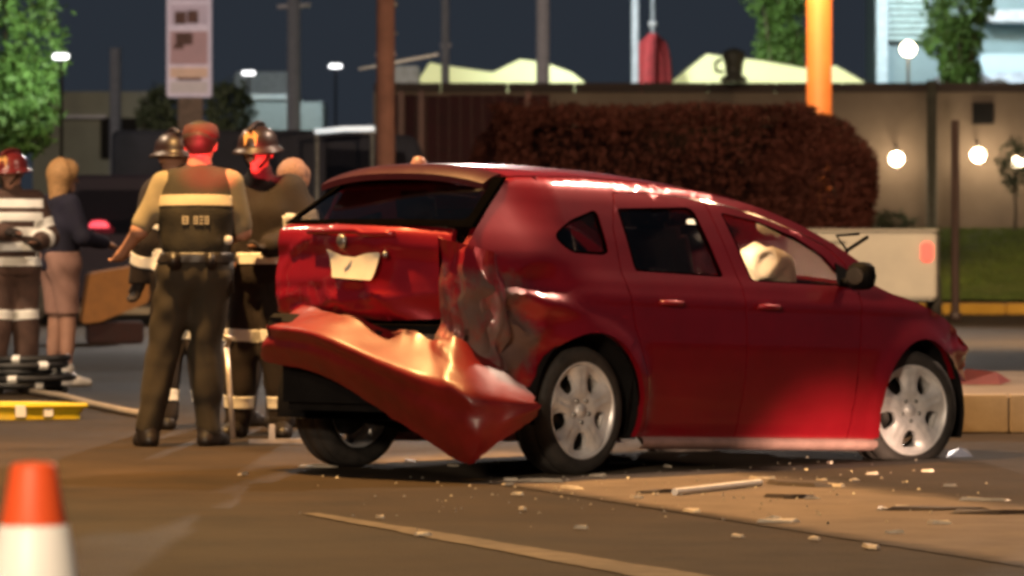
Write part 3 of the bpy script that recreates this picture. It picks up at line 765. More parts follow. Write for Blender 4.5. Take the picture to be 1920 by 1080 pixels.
def hand(fl, wr, el, side, inf=0.0, curl=.5):
    d = np.array(wr) - np.array(el); d = d / np.linalg.norm(d)
    lat = np.cross(d, (0, 0, 1.0)) if abs(d[2]) < .9 else np.array((0, 1.0, 0)) - d * d[1]
    lat = lat / np.linalg.norm(lat); nrm = np.cross(d, lat)
    if side == 'l' : nrm = -nrm
    w = np.array(wr)
    fl.cap(w - d * .01, w + d * .04, .026 + inf, .026 + inf, .02)
    fl.cap(w + d * .03 - lat * .022, w + d * .075 - lat * .026, .017 + inf, .014 + inf, .02)
    fl.cap(w + d * .03 + lat * .022, w + d * .075 + lat * .026, .017 + inf, .014 + inf, .02)
    for k, (o, ln) in enumerate(((-.033, .062), (-.011, .074), (.011, .070), (.032, .055))):
        b0 = w + d * .085 + lat * o; b1 = b0 + (d * (1 - curl * .4) + nrm * curl * .7) * ln * .5; b2 = b1 + (d * (1 - curl) + nrm * curl) * ln * .5
        fl.cap(b0, b1, .0095 + inf, .009 + inf, .006); fl.cap(b1, b2, .009 + inf, .0075 + inf, .006)
    t0 = w + d * .03 + lat * .03; t1 = t0 + d * .03 + lat * .03 + nrm * .012; t2 = t1 + d * .032 + lat * .006 + nrm * .012
    fl.cap(t0, t1, .014 + inf, .012 + inf, .012); fl.cap(t1, t2, .011 + inf, .009 + inf, .006)
def bounds(J, pad=.2):
    A = np.array([J[k] for k in J if len(J[k]) == 3 and k != 'look']); lo, hi = A.min(0) - pad, A.max(0) + pad; lo[2] = min(lo[2], -.03); return lo, hi
def head_sdf(f, J):
    h = np.array(J['head']); lk = np.array(J['look'], float); lk /= np.linalg.norm(lk)
    up = np.array((0, 0, 1.)); up = up - lk * (up @ lk); up /= np.linalg.norm(up); rt = np.cross(lk, up)
    f.cap(J['neck'], h - up * .06 - lk * .015, .058, .054, .04)
    f.cap(h + up * .03 - lk * .015, h + up * .02 + lk * .02, .092, .080, .02)              # skull
    f.cap(h - up * .05 + lk * .025, h - up * .085 + lk * .055, .062, .036, .03)            # jaw and chin
    f.cap(h + up * .005 + lk * .088, h - up * .028 + lk * .108, .010, .015, .014)          # nose
    f.cap(h + up * .02 + lk * .078 - rt * .03, h + up * .02 + lk * .078 + rt * .03, .014, .014, .012)   # brow
    f.cap(h - up * .058 + lk * .087 - rt * .016, h - up * .058 + lk * .087 + rt * .016, .008, .008, .008)  # lips
    for s_ in (-1, 1):
        f.cap(h + rt * s_ * .084 - lk * .01 + up * .012, h + rt * s_ * .082 - lk * .006 - up * .025, .014, .010, .008)  # ear
    return h, lk, up, rt
def make_person(label, loc, yaw, pose, fat=1.0, group=None):
    J = dict(POSE); J.update(pose)
    root = tag(empty('person', loc, yaw), label, 'person', group)
    lo, hi = bounds(J); f = Field(lo, hi, .009)
    torso(f, J, 0, fat); legs(f, J, 0); arms(f, J, 0)
    for s_ in 'lr':
        hand(f, J[s_ + 'wr'], J[s_ + 'el'], s_); foot(f, J, s_, 0)
    fr = head_sdf(f, J)
    body = f.build('body', M_skin, root)
    for s_ in (-1, 1):
        MB().lathe([(0, .006), (.007, .004), (.009, 0)], 10, Matrix.Translation(fr[0] + fr[3] * .03 * s_ + fr[1] * .083 + fr[2] * .0) @ Vector(fr[1]).to_track_quat('Z', 'Y').to_matrix().to_4x4()).build('eye', M_blackplastic, body, True)
    return root, J, fr
def torso(f, J, i, fat=1.0, lo=True):
    ls = np.array(J['rsh']) - np.array(J['lsh']); ls /= np.linalg.norm(ls)
    lp = np.array(J['rhip']) - np.array(J['lhip']); lp /= np.linalg.norm(lp)
    pe, ch, nk = (np.array(J[k]) for k in ('pel', 'chest', 'neck'))
    if lo: f.cap(pe - lp * .065 * fat, pe + lp * .065 * fat, .112 * fat + i, .112 * fat + i, .06)
    mid = pe * .5 + ch * .5
    f.cap(mid - lp * .06 * fat, mid + lp * .06 * fat, .105 * fat + i, .105 * fat + i, .07)
    f.cap(ch - ls * .09 * fat, ch + ls * .09 * fat, .115 * fat + i, .115 * fat + i, .07)
    f.cap(pe, ch, .10 * fat + i, .11 * fat + i, .06)
    up = ch * .35 + nk * .65
    f.cap(up - ls * .125, up + ls * .125, .068 + i, .068 + i, .06)
    f.cap(ch, nk, .08 + i * .8, .056 + i * .6, .05)
def arms(f, J, i, t=1.0, fore=True, up=True):
    for s_ in 'lr':
        sh, el, wr = J[s_ + 'sh'], J[s_ + 'el'], J[s_ + 'wr']
        if up: f.cap(sh, lerp3(sh, el, t), .056 + i, .044 + i, .05)
        if fore:
            f.cap(el, wr, .043 + i, .029 + i, .03)
def legs(f, J, i, t=1.0):
    for s_ in 'lr':
        h, k, a = J[s_ + 'hip'], J[s_ + 'knee'], J[s_ + 'ank']
        f.cap(h, k, .090 + i, .058 + i, .05)
        f.cap(k, lerp3(k, a, t), .056 + i, (.056 + (.040 - .056) * t) + i, .03)
        f.cap(lerp3(k, a, .15), lerp3(k, a, .5), .052 + i, .046 + i, .04)
def foot(f, J, s_, i, sole=0):
    a = np.array(J[s_ + 'ank']); d = np.array((*J[s_ + 'foot'], 0.0))
    f.cap(a, a - (0, 0, .04), .042 + i, .042 + i, .03)
    g = a[2] - .09
    f.cap((*(a[:2] - d[:2] * .25), g + .035), (*(a[:2] + d[:2] * .6), g + .034), .036 + i, .038 + i, .03)
    f.cap((*(a[:2] + d[:2] * .6), g + .032), (*(a[:2] + d[:2] * 1.15), g + .026), .038 + i, .028 + i, .03)
    f.clip((0, 0, g - .0), (0, 0, -1))
def band(cloth, c, nrm, w, rlim=.35, material=None, off=.005, name='reflective_band'):
    bm = bmesh.new(); bm.from_mesh(cloth.data); c = Vector(c); nrm = Vector(nrm).normalized()
    for sg in (1, -1):
        bmesh.ops.bisect_plane(bm, geom=list(bm.verts) + list(bm.edges) + list(bm.faces), plane_co=c + nrm * sg * w / 2, plane_no=nrm * sg, clear_outer=True)
    bmesh.ops.delete(bm, geom=[f for f in bm.faces if (f.calc_center_median() - c).length > rlim], context='FACES')
    bm.normal_update()
    ext = [(v, v.normal.copy()) for v in bm.verts]
    for v, n_ in ext: v.co += n_ * off
    if not bm.faces: bm.free(); return None
    me = bpy.data.meshes.new(name); bm.to_mesh(me); bm.free(); me.materials.append(material or M_reflect)
    o = bpy.data.objects.new(name, me); COL.objects.link(o); o.parent = cloth
    o.modifiers.new('Solidify', 'SOLIDIFY').thickness = .004
    return o
def cloth(name, J, parts, i, material, parent, fold=.004, h=.013, seed=1, arm_t=1.0, leg_t=1.0, fat=1.0, clips=()):
    lo, hi = bounds(J); f = Field(lo, hi, h)
    if 'torso' in parts: torso(f, J, i, fat)
    if 'vest' in parts: torso(f, J, i, fat, False)
    if 'pelvis' in parts:
        pe = np.array(J['pel']); lp = np.array(J['rhip']) - np.array(J['lhip']); lp /= np.linalg.norm(lp)
        f.cap(pe - lp * .065 * fat, pe + lp * .065 * fat, .112 * fat + i, .112 * fat + i, .06)
        f.cap(pe + (0, 0, .10) - lp * .05 * fat, pe + (0, 0, .10) + lp * .05 * fat, .108 * fat + i, .108 * fat + i, .06)
    if 'arms' in parts: arms(f, J, i)
    if 'uarms' in parts: arms(f, J, i, arm_t, fore=False)
    if 'legs' in parts: legs(f, J, i, leg_t)
    if 'collar' in parts: f.cap(lerp3(J['chest'], J['neck'], .9), lerp3(J['neck'], J['head'], .35), .075, .072, .02)
    if fold: f.fold(fold, seed)
    for c_ in clips: f.clip(*c_)
    return f.build(name, material, parent)
def boots(J, root, material, i=.014, shaft=.35):
    out = []
    for s_ in 'lr':
        lo, hi = bounds(J); f = Field(lo, (hi[0], hi[1], .6), .011); foot(f, J, s_, i)
        f.cap(J[s_ + 'ank'], lerp3(J[s_ + 'ank'], J[s_ + 'knee'], shaft), .050 + i * .6, .060 + i * .6, .03)
        f.clip((0, 0, J[s_ + 'ank'][2] - .09), (0, 0, -1))
        out.append(f.build('boot', material, root))
    return out
def gloves(J, root, material, which='lr'):
    for s_ in which:
        w = np.array(J[s_ + 'wr']); f = Field(w - .28, w + .28, .010); hand(f, J[s_ + 'wr'], J[s_ + 'el'], s_, .006, .75)
        d = np.array(J[s_ + 'wr']) - np.array(J[s_ + 'el']); d /= np.linalg.norm(d)
        f.cap(w - d * .05, w + d * .02, .040, .036, .02)
        f.build('glove', material, root)
def helmet(fr, root, shell, brim=.05, crest=True, front=None):
    h, lk, up, rt = fr
    m = Matrix((( *rt, 0), (*lk, 0), (*up, 0), (0, 0, 0, 1))).transposed()
    m = Matrix.Translation(h) @ Matrix(((rt[0], lk[0], up[0], 0), (rt[1], lk[1], up[1], 0), (rt[2], lk[2], up[2], 0), (0, 0, 0, 1)))
    sh = MB().lathe([(0, .155), (.045, .150), (.085, .130), (.112, .095), (.122, .055), (.124, .03), (.126 + brim * .6, .022), (.128 + brim, .008), (.126 + brim, .002), (.12, .018), (.115, .03)], 30, m @ Matrix.Diagonal((.95, 1.12, 1, 1)))
    o = sh.build('helmet', shell, root, True)
    if crest:
        MB().tube([m @ Vector((0, y, .135 + .035 * math.cos(y * 11))) for y in np.linspace(-.12, .13, 9)], .014, 8).build('helmet_crest', shell, o, True)
    if front:
        pts = [(-.035, .05), (.035, .05), (.042, .11), (0, .15), (-.042, .11)]
        fm = m @ Matrix.Translation((0, .135, 0)) @ Matrix.Rotation(R(90 + 12), 4, 'X')
        MB().prism(pts, -.008, .008, fm).build('helmet_badge', front, o)
    # neck cape and chin strap
    MB().lathe([(.118, .03), (.12, -.03), (.112, -.10)], 22, m @ Matrix.Translation((0, -.02, 0)) @ Matrix.Diagonal((1, 1.05, 1, 1))).build('neck_guard', mat('neck_guard_cloth', (.02, .015, .014), .9), o, True) if False else None
    st = MB().tube([m @ Vector((x, .02 + .06 * (1 - (x / .085) ** 2), -.11 * (1 - (x / .09) ** 2) + .02)) for x in np.linspace(-.088, .088, 11)], .007, 6)
    st.build('chin_strap', M_blackplastic, o)
    return o
def hair(fr, root, material, long=0.0, full=0.0):
    h, lk, up, rt = fr
    f = Field(h - .25, h + .2, .011)
    f.cap(h + up * .04 - lk * .02, h + up * .045 + lk * .02, .098 + full, .080 + full, .03)
    f.cap(h - lk * .045 + up * .01, h - lk * .05 - up * (.04 + long), .078 + full, .056 + full, .03)
    f.fold(.002, 3)
    f.clip(h + lk * .062 + up * .0, lk * 1.0 - up * .5)
    return f.build('hair', material, root)

# --- police officer, back to the road
M_vest = mat('olive_vest', (0.022, 0.018, 0.010), .85, var=.3, scale=14, bump=.2)
M_khaki = mat('khaki_shirt', (0.23, 0.195, 0.12), .9, var=.15, scale=10)
M_olive = mat('olive_trousers', (0.027, 0.020, 0.011), .9, var=.3, scale=8)
M_boot = mat('black_boot_leather', (0.014, 0.011, 0.010), .45, var=.3)
M_vband = mat('vest_band', (0.42, 0.36, 0.24), .6, var=.1)
pY = 28.6
pz = (-1.80, pY, 0)
pp = dict(pel=(.06, 0, .97), chest=(.065, .02, 1.29), neck=(.075, .03, 1.50), head=(.085, .06, 1.655), look=(.15, 1, -.12),
          lhip=(-.035, 0, .93), rhip=(.145, 0, .93), lknee=(-.13, .02, .50), rknee=(.11, .04, .51), lank=(-.20, -.02, .09), rank=(.13, .05, .09),
          lsh=(-.115, .01, 1.445), rsh=(.255, .02, 1.45), lel=(-.245, -.03, 1.19), rel=(.315, .06, 1.18), lwr=(-.345, .14, 1.07), rwr=(.18, .27, 1.12), lfoot=(-.05, .14), rfoot=(.06, .14))
po, J, fr = make_person('police officer seen from behind in dark olive vest, pale band and short khaki sleeves', pz, 0, pp, 1.02)
sh = cloth('shirt', J, ['torso', 'uarms', 'collar'], .016, M_khaki, po, .004, arm_t=.88, clips=[((0, 0, .99), (0, 0, -1))])
tr = cloth('trousers', J, ['pelvis', 'legs'], .028, M_olive, po, .006, seed=3, clips=[((0, 0, 1.06), (0, 0, 1))])
ve = cloth('vest', J, ['vest'], .036, M_vest, po, .003, seed=5, clips=[((0, 0, 1.055), (0, 0, -1)), ((-.135, 0, 1.3), (-1, 0, .10)), ((.265, 0, 1.3), (1, 0, .10)), ((0, 0, 1.56), (0, 0, 1))])
band(ve, (.065, -.12, 1.352), (0, .1, 1), .062, .30, M_vband, name='vest_band')
band(tr, (.06, 0, 1.035), (0, 0, 1), .05, .4, M_boot, .008, name='belt')
# pale lettering on the back of the vest, too blurred to read: two blocks of strokes
def vest_mark(x0, x1, n):
    for k in range(n):
        cx = x0 + (x1 - x0) * (k + .5) / n; w = (x1 - x0) / n * .78
        hit, loc, nor, _ = ve.ray_cast(Vector((cx, -1, 1.243)), Vector((0, 1, 0)))
        y = loc.y if hit else -.16
        g = MB().box((cx, y - .002, 1.243 + .018), (w, .008, .009)).box((cx, y - .003, 1.243 - .018), (w, .008, .009))
        if k % 2 == 0: g.box((cx - w * .36, y - .004, 1.243), (w * .26, .009, .040))
        if k % 3 != 1: g.box((cx + w * .36, y - .005, 1.243), (w * .26, .010, .040))
        g.box((cx, y - .001, 1.243), (w * .9, .008, .008))
        g.build('vest_lettering', M_vband, ve)
bpy.context.view_layer.update()
vest_mark(-.01, .035, 1); vest_mark(.055, .145, 3)
boots(J, po, M_boot)
hair(fr, po, M_hair, -.035)
cf = MB(); hm = Matrix.Translation(Vector(fr[0]) + Vector((0, 0, .03)))
MB().lathe([(0, .10), (.05, .098), (.088, .08), (.102, .045), (.104, .015), (.10, .01), (.094, .03)], 24, hm @ Matrix.Diagonal((1, 1.1, 1, 1))).box(Vector(fr[0]) + Vector((.02, .145, .055)), (.14, .10, .012), 0, .004).build('cap', mat('maroon_cap', (.06, .012, .010), .8, var=.3), po, True)
for bx_, bz_, bw_ in ((-.05, 1.02, .07), (.15, 1.02, .05)):
    MB().box((bx_, -.165, bz_), (bw_, .05, .09), 0, .012).build('belt_pouch', M_boot, po, True)
MB().box((.245, -.02, .93), (.05, .09, .20), 0, .015).build('holster', M_boot, po, True)
MB().lathe([(0, 0), (.02, 0), (.024, .02), (.02, .045), (0, .05)], 10, Matrix.Translation((.245, -.10, 1.11))).build('belt_radio', mat('radio_shell', (.5, .48, .45), .4), po, True)

# --- firefighters
M_bunk = mat('dark_bunker_cloth', (0.017, 0.011, 0.010), .9, var=.35, scale=9, bump=.2)
M_bunkb = mat('brown_bunker_cloth', (0.075, 0.040, 0.030), .9, var=.3, scale=9)
M_helm = mat('black_helmet', (0.018, 0.006, 0.006), .45, var=.3, coat=.15)
M_helmred = mat('red_helmet', (0.16, 0.015, 0.012), .3, var=.25, coat=.6)
M_badge = mat('orange_badge', (0.75, 0.38, 0.12), .4, var=.2)
def limb_bands(clo, J, spec, w=.05):
    for key, (a, b), t in spec:
        c = lerp3(J[a], J[b], t); band(clo, c, np.array(J[b]) - np.array(J[a]), w, .16)
def firefighter(label, loc, yaw, pose, helm, jacket, torso_bands, sleeve=True, badge=True, seed=2, fat=1.08):
    ro, J, fr = make_person(label, loc, yaw, pose, 1.0)
    tr = cloth('bunker_trousers', J, ['pelvis', 'legs'], .036, jacket, ro, .006, seed=seed + 3, clips=[((0, 0, J['pel'][2] + .08), (0, 0, 1))])
    ja = cloth('bunker_jacket', J, ['torso', 'arms', 'collar'], .036, jacket, ro, .005, seed=seed, fat=fat, clips=[((0, 0, J['pel'][2] - .08), (0, 0, -1))])
    for z in torso_bands: band(ja, (J['chest'][0], J['chest'][1], z), (0, 0, 1), .065, .24)
    if sleeve:
        for s_ in 'lr':
            limb_bands(ja, J, [(0, (s_ + 'el', s_ + 'wr'), .45), (0, (s_ + 'sh', s_ + 'el'), .65)], .07)
    for s_ in 'lr':
        limb_bands(tr, J, [(0, (s_ + 'knee', s_ + 'ank'), .72), (0, (s_ + 'hip', s_ + 'knee'), .80)], .07)
    boots(J, ro, M_boot); gloves(J, ro, M_bunk)
    helmet(fr, ro, helm, .028, True, M_badge if badge else None)
    return ro, J, ja
# beside the wreck, facing the street, one arm bent across
dp = dict(lsh=(-.19, .0, 1.42), rsh=(.19, .0, 1.42), lel=(-.30, .03, 1.15), lwr=(-.10, .22, 1.10), rel=(.26, .0, 1.14), rwr=(.16, .22, 1.05), head=(.0, .05, 1.64), look=(.15, 1, -.12))
firefighter('firefighter in dark gear and orange-badged helmet standing against the wrecked tailgate', (-1.455, 30.0, 0), R(172), dp, M_helm, M_bunk, (1.03,), seed=4)
# half hidden behind the police officer
firefighter('firefighter in dark helmet half hidden behind the police officer', (-1.96, 31.2, 0), R(20), dict(head=(-.06, .05, 1.63)), M_helm, M_bunk, (1.05,), badge=False, seed=6)
# striped jacket at the edge of the street
sp = dict(lel=(-.27, .06, 1.16), lwr=(-.12, .25, 1.12), rel=(.28, .08, 1.18), rwr=(.14, .27, 1.2), look=(.8, .6, -.1))
firefighter('firefighter in brown jacket crossed by many bright reflective stripes and dark red helmet', (-3.72, 38.6, 0), R(205), sp, M_helmred, M_bunkb, (.98, 1.09, 1.20, 1.31, 1.41), seed=9)

# --- bystanders
M_navy = mat('navy_cloth', (0.018, 0.016, 0.035), .9, var=.3)
M_pink = mat('washed_pink_trousers', (0.36, 0.20, 0.16), .9, var=.12)
bo, J, fr = make_person('fair haired person in navy top and pale pink shorts beside the striped firefighter', (-3.53, 40.6, 0), R(-60), dict(rel=(.26, .08, 1.16), rwr=(.16, .3, 1.12), head=(.0, .04, 1.63)))
cloth('top', J, ['torso', 'arms', 'collar'], .024, M_navy, bo, .004, clips=[((0, 0, .90), (0, 0, -1))])
cloth('shorts', J, ['pelvis', 'legs'], .026, M_pink, bo, .005, clips=[((0, 0, 1.05), (0, 0, 1)), ((0, 0, .56), (0, 0, -1))])
boots(J, bo, mat('white_trainer', (.6, .55, .5), .5), .008, .1)
hair(fr, bo, mat('fair_hair', (.50, .27, .11), .7, var=.3, scale=50), .11, .022)
lp_ = dict(chest=(0, .10, 1.22), neck=(0, .2, 1.38), head=(0, .29, 1.50), look=(0, .9, -.35), lsh=(-.18, .17, 1.34), rsh=(.18, .17, 1.34), lel=(-.22, .33, 1.12), lwr=(-.16, .52, 1.06), rel=(.22, .33, 1.12), rwr=(.16, .52, 1.06))
eo, J, fr = make_person('bareheaded person in dark jacket leaning over behind the wreck', (-1.52, 31.6, 0), R(-40), lp_)
cloth('jacket', J, ['torso', 'arms', 'collar'], .028, M_bunk, eo, .004, clips=[((0, 0, .90), (0, 0, -1))])
cloth('trousers', J, ['pelvis', 'legs'], .024, M_bunk, eo, .005, clips=[((0, 0, 1.05), (0, 0, 1))])
boots(J, eo, M_boot)
hair(fr, eo, mat('light_brown_hair', (.30, .17, .13), .7, var=.3, scale=50))

# ------------------------------------------------------------------ street furniture and debris near the wreck
M_coneo = mat('cone_orange', (0.80, 0.10, 0.022), .5, var=.08)
M_conew = mat('cone_white', (0.93, 0.92, 0.90), .4, var=.04)
cY = 8.35; cx = (63 - 960) * cY / F
cone = tag(empty('traffic_cone', (cx, cY, 0)), 'orange traffic cone with broad white reflective collar on the asphalt', 'traffic cone')
CP = [(.17, .03), (.162, .05), (.036, .765)]
rz_ = lambda z: .162 + (.036 - .162) * (z - .05) / .715
MB().lathe([(.165, .028), (.158, .05), (rz_(.20), .20), (rz_(.40), .40), (rz_(.669), .669), (.0375, .758), (.033, .766), (.024, .767), (.022, .70), (.15, .03)], 48).build('cone_body', M_coneo, cone, True)
MB().lathe([(rz_(.40) + .002, .40), (rz_(.40) + .0035, .402), (rz_(.665) + .0035, .665), (rz_(.667) + .002, .667)], 48).build('reflective_collar', M_conew, cone, True)
MB().box((0, 0, .016), (.40, .40, .032), .3, .01).build('cone_base', M_coneo, cone)

def shard(name, u, v, sx, sy, sz, material, label, cat_, grp=None, rz=0.0, z0=0.004, seed=1):
    r = random.Random(seed); p = gnd(u, v); n = r.randint(5, 7); poly = []
    for k in range(n):
        a = 2 * PI * k / n + r.uniform(-.3, .3); q = r.uniform(.7, 1.1)
        poly.append((sx / 2 * q * math.cos(a), sy / 2 * q * math.sin(a)))
    m = MB().prism(poly, 0, sz)
    for i in range(n, 2 * n): m.v[i].z *= r.uniform(.4, 1.5); m.v[i].x *= .85; m.v[i].y *= .85
    o = m.build(name, material); o.location = (p.x, p.y, z0); o.rotation_euler = (0, 0, rz); tag(o, label, cat_, grp)
    return o
M_shardw = mat('broken_white_plastic', (0.52, 0.44, 0.34), .5, var=.2)
M_shardd = mat('dark_fragment', (0.045, 0.028, 0.02), .7)
G = 'pale plastic fragments scattered on the ground'
for i, (u, v, s) in enumerate([(1015, 905, .14), (1070, 918, .10), (1175, 872, .10), (1300, 962, .10), (1455, 982, .10), (1432, 900, .08), (1567, 914, .11), (1848, 941, .12), (1635, 1030, .09), (1700, 957, .07), (770, 868, .10), (850, 876, .09), (590, 878, .12), (458, 893, .04), (1250, 878, .05), (1385, 1010, .04), (1520, 938, .05), (925, 872, .06), (1120, 896, .04), (1760, 985, .05)]):
    shard('plastic_fragment', u, v, s * .8, s * 2.2, .011, M_shardw, 'pale flat plastic shard lying on the ground', 'debris', G, random.uniform(0, 3), .006, i)
for i in range(26):
    u, v = RNG.uniform(700, 1900), RNG.normal(930, 45)
    if v > 870: shard('plastic_fragment', u, v, .035, .09,   .01, M_shardw, 'tiny pale plastic crumb lying on the ground', 'debris', 'tiny pale crumbs on the ground', random.uniform(0, 3), .006, 80 + i)
for i, (u, v, s) in enumerate([(1470, 935, .12), (1500, 936, .10), (1235, 926, .10), (1500, 912, .22), (1745, 958, .22), (1850, 965, .2)]):
    shard('dark_fragment', u, v, s * .8, s * 2.5, .012, M_shardd, 'dark broken car fragment on the sandy strip', 'debris', 'dark fragments on the sandy strip', random.uniform(0, 3), .006, 40 + i)
cv = []; cf_ = []
for i in range(190):
    u_ = RNG.normal(1250, 330); v_ = RNG.normal(915, 34)
    if v_ < 855 or v_ > 1060 or u_ < 450 or u_ > 1900: continue
    g_ = gnd(u_, v_); a_ = RNG.uniform(0, 6.28); q_ = RNG.uniform(.004, .012); n = len(cv)
    for k in range(3): cv.append((g_.x + q_ * math.cos(a_ + k * 2.1), g_.y + 2 * q_ * math.sin(a_ + k * 2.1), .0065))
    cv.append((g_.x, g_.y, .007 + q_)); cf_ += [(n, n + 1, n + 3), (n + 1, n + 2, n + 3), (n + 2, n, n + 3)]
tag(mesh_obj('glass_chips', cv, cf_, mat('glass_chip', (.30, .26, .20), .35, var=.4)), 'tiny glass chips strewn over the road around the wreck', 'glass', kind='stuff')
a = gnd(1265, 931); b = gnd(1425, 913)
tag(MB().tube([a + Vector((0, 0, .02)), a.lerp(b, .5) + Vector((0, 0, .02)), b + Vector((0, 0, .02))], .016, 8).build('white_trim_strip', mat('white_trim', (.92, .86, .78), .4, var=.08)), 'long pale trim strip lying on the sandy strip', 'debris')
tag(MB().add(*(lambda q: (q, [(0, 1, 2, 3), (0, 4, 1), (1, 4, 2), (2, 4, 3), (3, 4, 0)]))([gnd(1775, 858), gnd(1825, 856), gnd(1812, 842), gnd(1780, 846), gnd(1800, 850) + Vector((0, 0, .03))])).build('lamp_lens_fragment', mat('blue_grey_lens', (.30, .32, .40), .25, var=.2)), 'bluish broken lamp lens by the flat front tyre', 'debris')
p = at(1840, 690, 33.5)
rs = MB().add([(-.16, 0, .0), (.12, -.05, .0), (.20, .05, .02), (-.05, .12, .0), (-.10, .02, .10), (.10, .03, .08)], [(0, 1, 5, 4), (1, 2, 5), (2, 3, 4, 5), (3, 0, 4), (0, 3, 2, 1)]).build('red_bumper_fragment', mat('red_plastic', (.09, .008, .007), .5))
rs.location = (p.x, 33.5, .207); tag(rs, 'red broken bumper piece lying on the raised median', 'debris')
# yellow rescue litter on the ground
lit = tag(empty('rescue_litter', (-3.72, 33.2, 0), R(-4)), 'low yellow rescue litter with white stripes lying on the asphalt', 'stretcher')
outl = rounded([(-.9, -.33), (.62, -.30), (1.02, -.06), (.62, .24), (-.9, .30)], .10)
def tray(x, y, dp): return Vector((x, y, dp))
M_yel = mat('yellow_plastic', (.70, .52, .02), .45, var=.12)
bs = MB().prism(outl, .0, .035); bs.build('litter_base', M_yel, lit)
rimm = MB(); n = len(outl)
for i in range(n):
    a_, b_ = Vector((*outl[i], 0)), Vector((*outl[(i + 1) % n], 0))
    rimm.add([a_ + Vector((0, 0, .03)), b_ + Vector((0, 0, .03)), b_ * 1.04 + Vector((0, 0, .085)), a_ * 1.04 + Vector((0, 0, .085))], [(0, 1, 2, 3)])
    rimm.add([a_ * .985 + Vector((0, 0, .03)), b_ * .985 + Vector((0, 0, .03)), b_ * 1.02 + Vector((0, 0, .085)), a_ * 1.02 + Vector((0, 0, .085))], [(3, 2, 1, 0)])
rimm.build('litter_rim', M_yel, lit)
MB().tube([Vector((*p_, 0)) * 1.04 + Vector((0, 0, .085)) for p_ in outl + outl[:1]], .017, 6).build('litter_rail', M_yel, lit, True)
for x0, wd in ((.64, .07), (.80, .06)):
    yy = -.30 + (x0 - .62) * .6
    MB().box((x0, yy * 1.05 - .012, .055), (wd, .014, .075), R(31), .002).build('white_stripe', M_reflect, lit)
# coiled black hose with pale bands behind the litter
hc = gnd(45, 738); ho = tag(empty('hose_coil', (hc.x, hc.y, 0)), 'black coiled hose with pale bands on the asphalt by the striped firefighter', 'hose')
pts_ = []
for k in range(150):
    a_ = k * .21; rr_ = .24 + .05 * math.sin(k * .13); pts_.append((rr_ * 1.25 * math.cos(a_), rr_ * math.sin(a_), .03 + .0016 * k))
MB().tube(pts_, .028, 8).build('coil', mat('black_hose', (.012, .011, .011), .5), ho, True)
for k in range(6, 150, 9):
    MB().tube([pts_[k], pts_[k + 1]], .0315, 8).build('pale_band', M_reflect, ho)
# pale hose and tools
hp = [gnd(60, 741), gnd(120, 750), gnd(180, 766), gnd(230, 777), gnd(275, 785)]
tag(MB().tube([q + Vector((0, 0, .025)) for q in hp], .024, 8).build('hose', mat('pale_hose', (.32, .25, .18), .8, var=.2), None, True), 'pale hose stretched over the road towards the police officer', 'hose')
bar = tag(MB().tube([(-1.585, 29.55, .01), (-1.61, 29.6, .30), (-1.63, 29.66, .545)], .016, 8).tube([(-1.63, 29.66, .53), (-1.60, 29.62, .57), (-1.66, 29.66, .60)], .02, 8).build('pry_bar', mat('worn_steel', (.55, .50, .46), .35, metal=.6), None, True), 'upright steel pry bar held beside the police officer', 'tool')
q = gnd(470, 836); r_ = gnd(570, 832)
tag(MB().box(((q.x + r_.x) / 2, 28.8, .02), (.32, .03, .026), R(6), .004).box(((q.x + r_.x) / 2 - .03, 28.8, .07), (.035, .03, .09), 0, .004).build('steel_tool', mat('dull_steel', (.42, .36, .32), .4, metal=.4)), 'flat steel tool lying on the ground by the boots', 'tool')

# ------------------------------------------------------------------ across the street
M_tan = mat('orange_tarpaulin', (0.50, 0.20, 0.05), .7, var=.15)
w0 = at(215, 600, 58); W1 = .74
cr = tag(empty('tarp_covered_crate', (w0.x, 58, 0), R(8)), 'orange crate with slanted lower edge on the far road', 'crate')
pa = at(150, 600, 58); pb = at(276, 600, 58); mid = (pa.x + pb.x) / 2
poly = [(x - w0.x, z) for x, z in ((pa.x, .22), (pa.x + .09, .78), (pb.x - .12, .87), (pb.x, .78), (pb.x, .46), (pa.x + .2, .24))]
mx = Matrix.Rotation(R(90), 4, 'X')
MB().prism(rounded(poly, .05), -.35, .35, mx).build('tarpaulin', M_tan, cr)
MB().box((0, 0, .12), (.62, .5, .24), 0, .02).build('pallet_base', mat('dark_red_base', (.05, .012, .008), .7), cr)

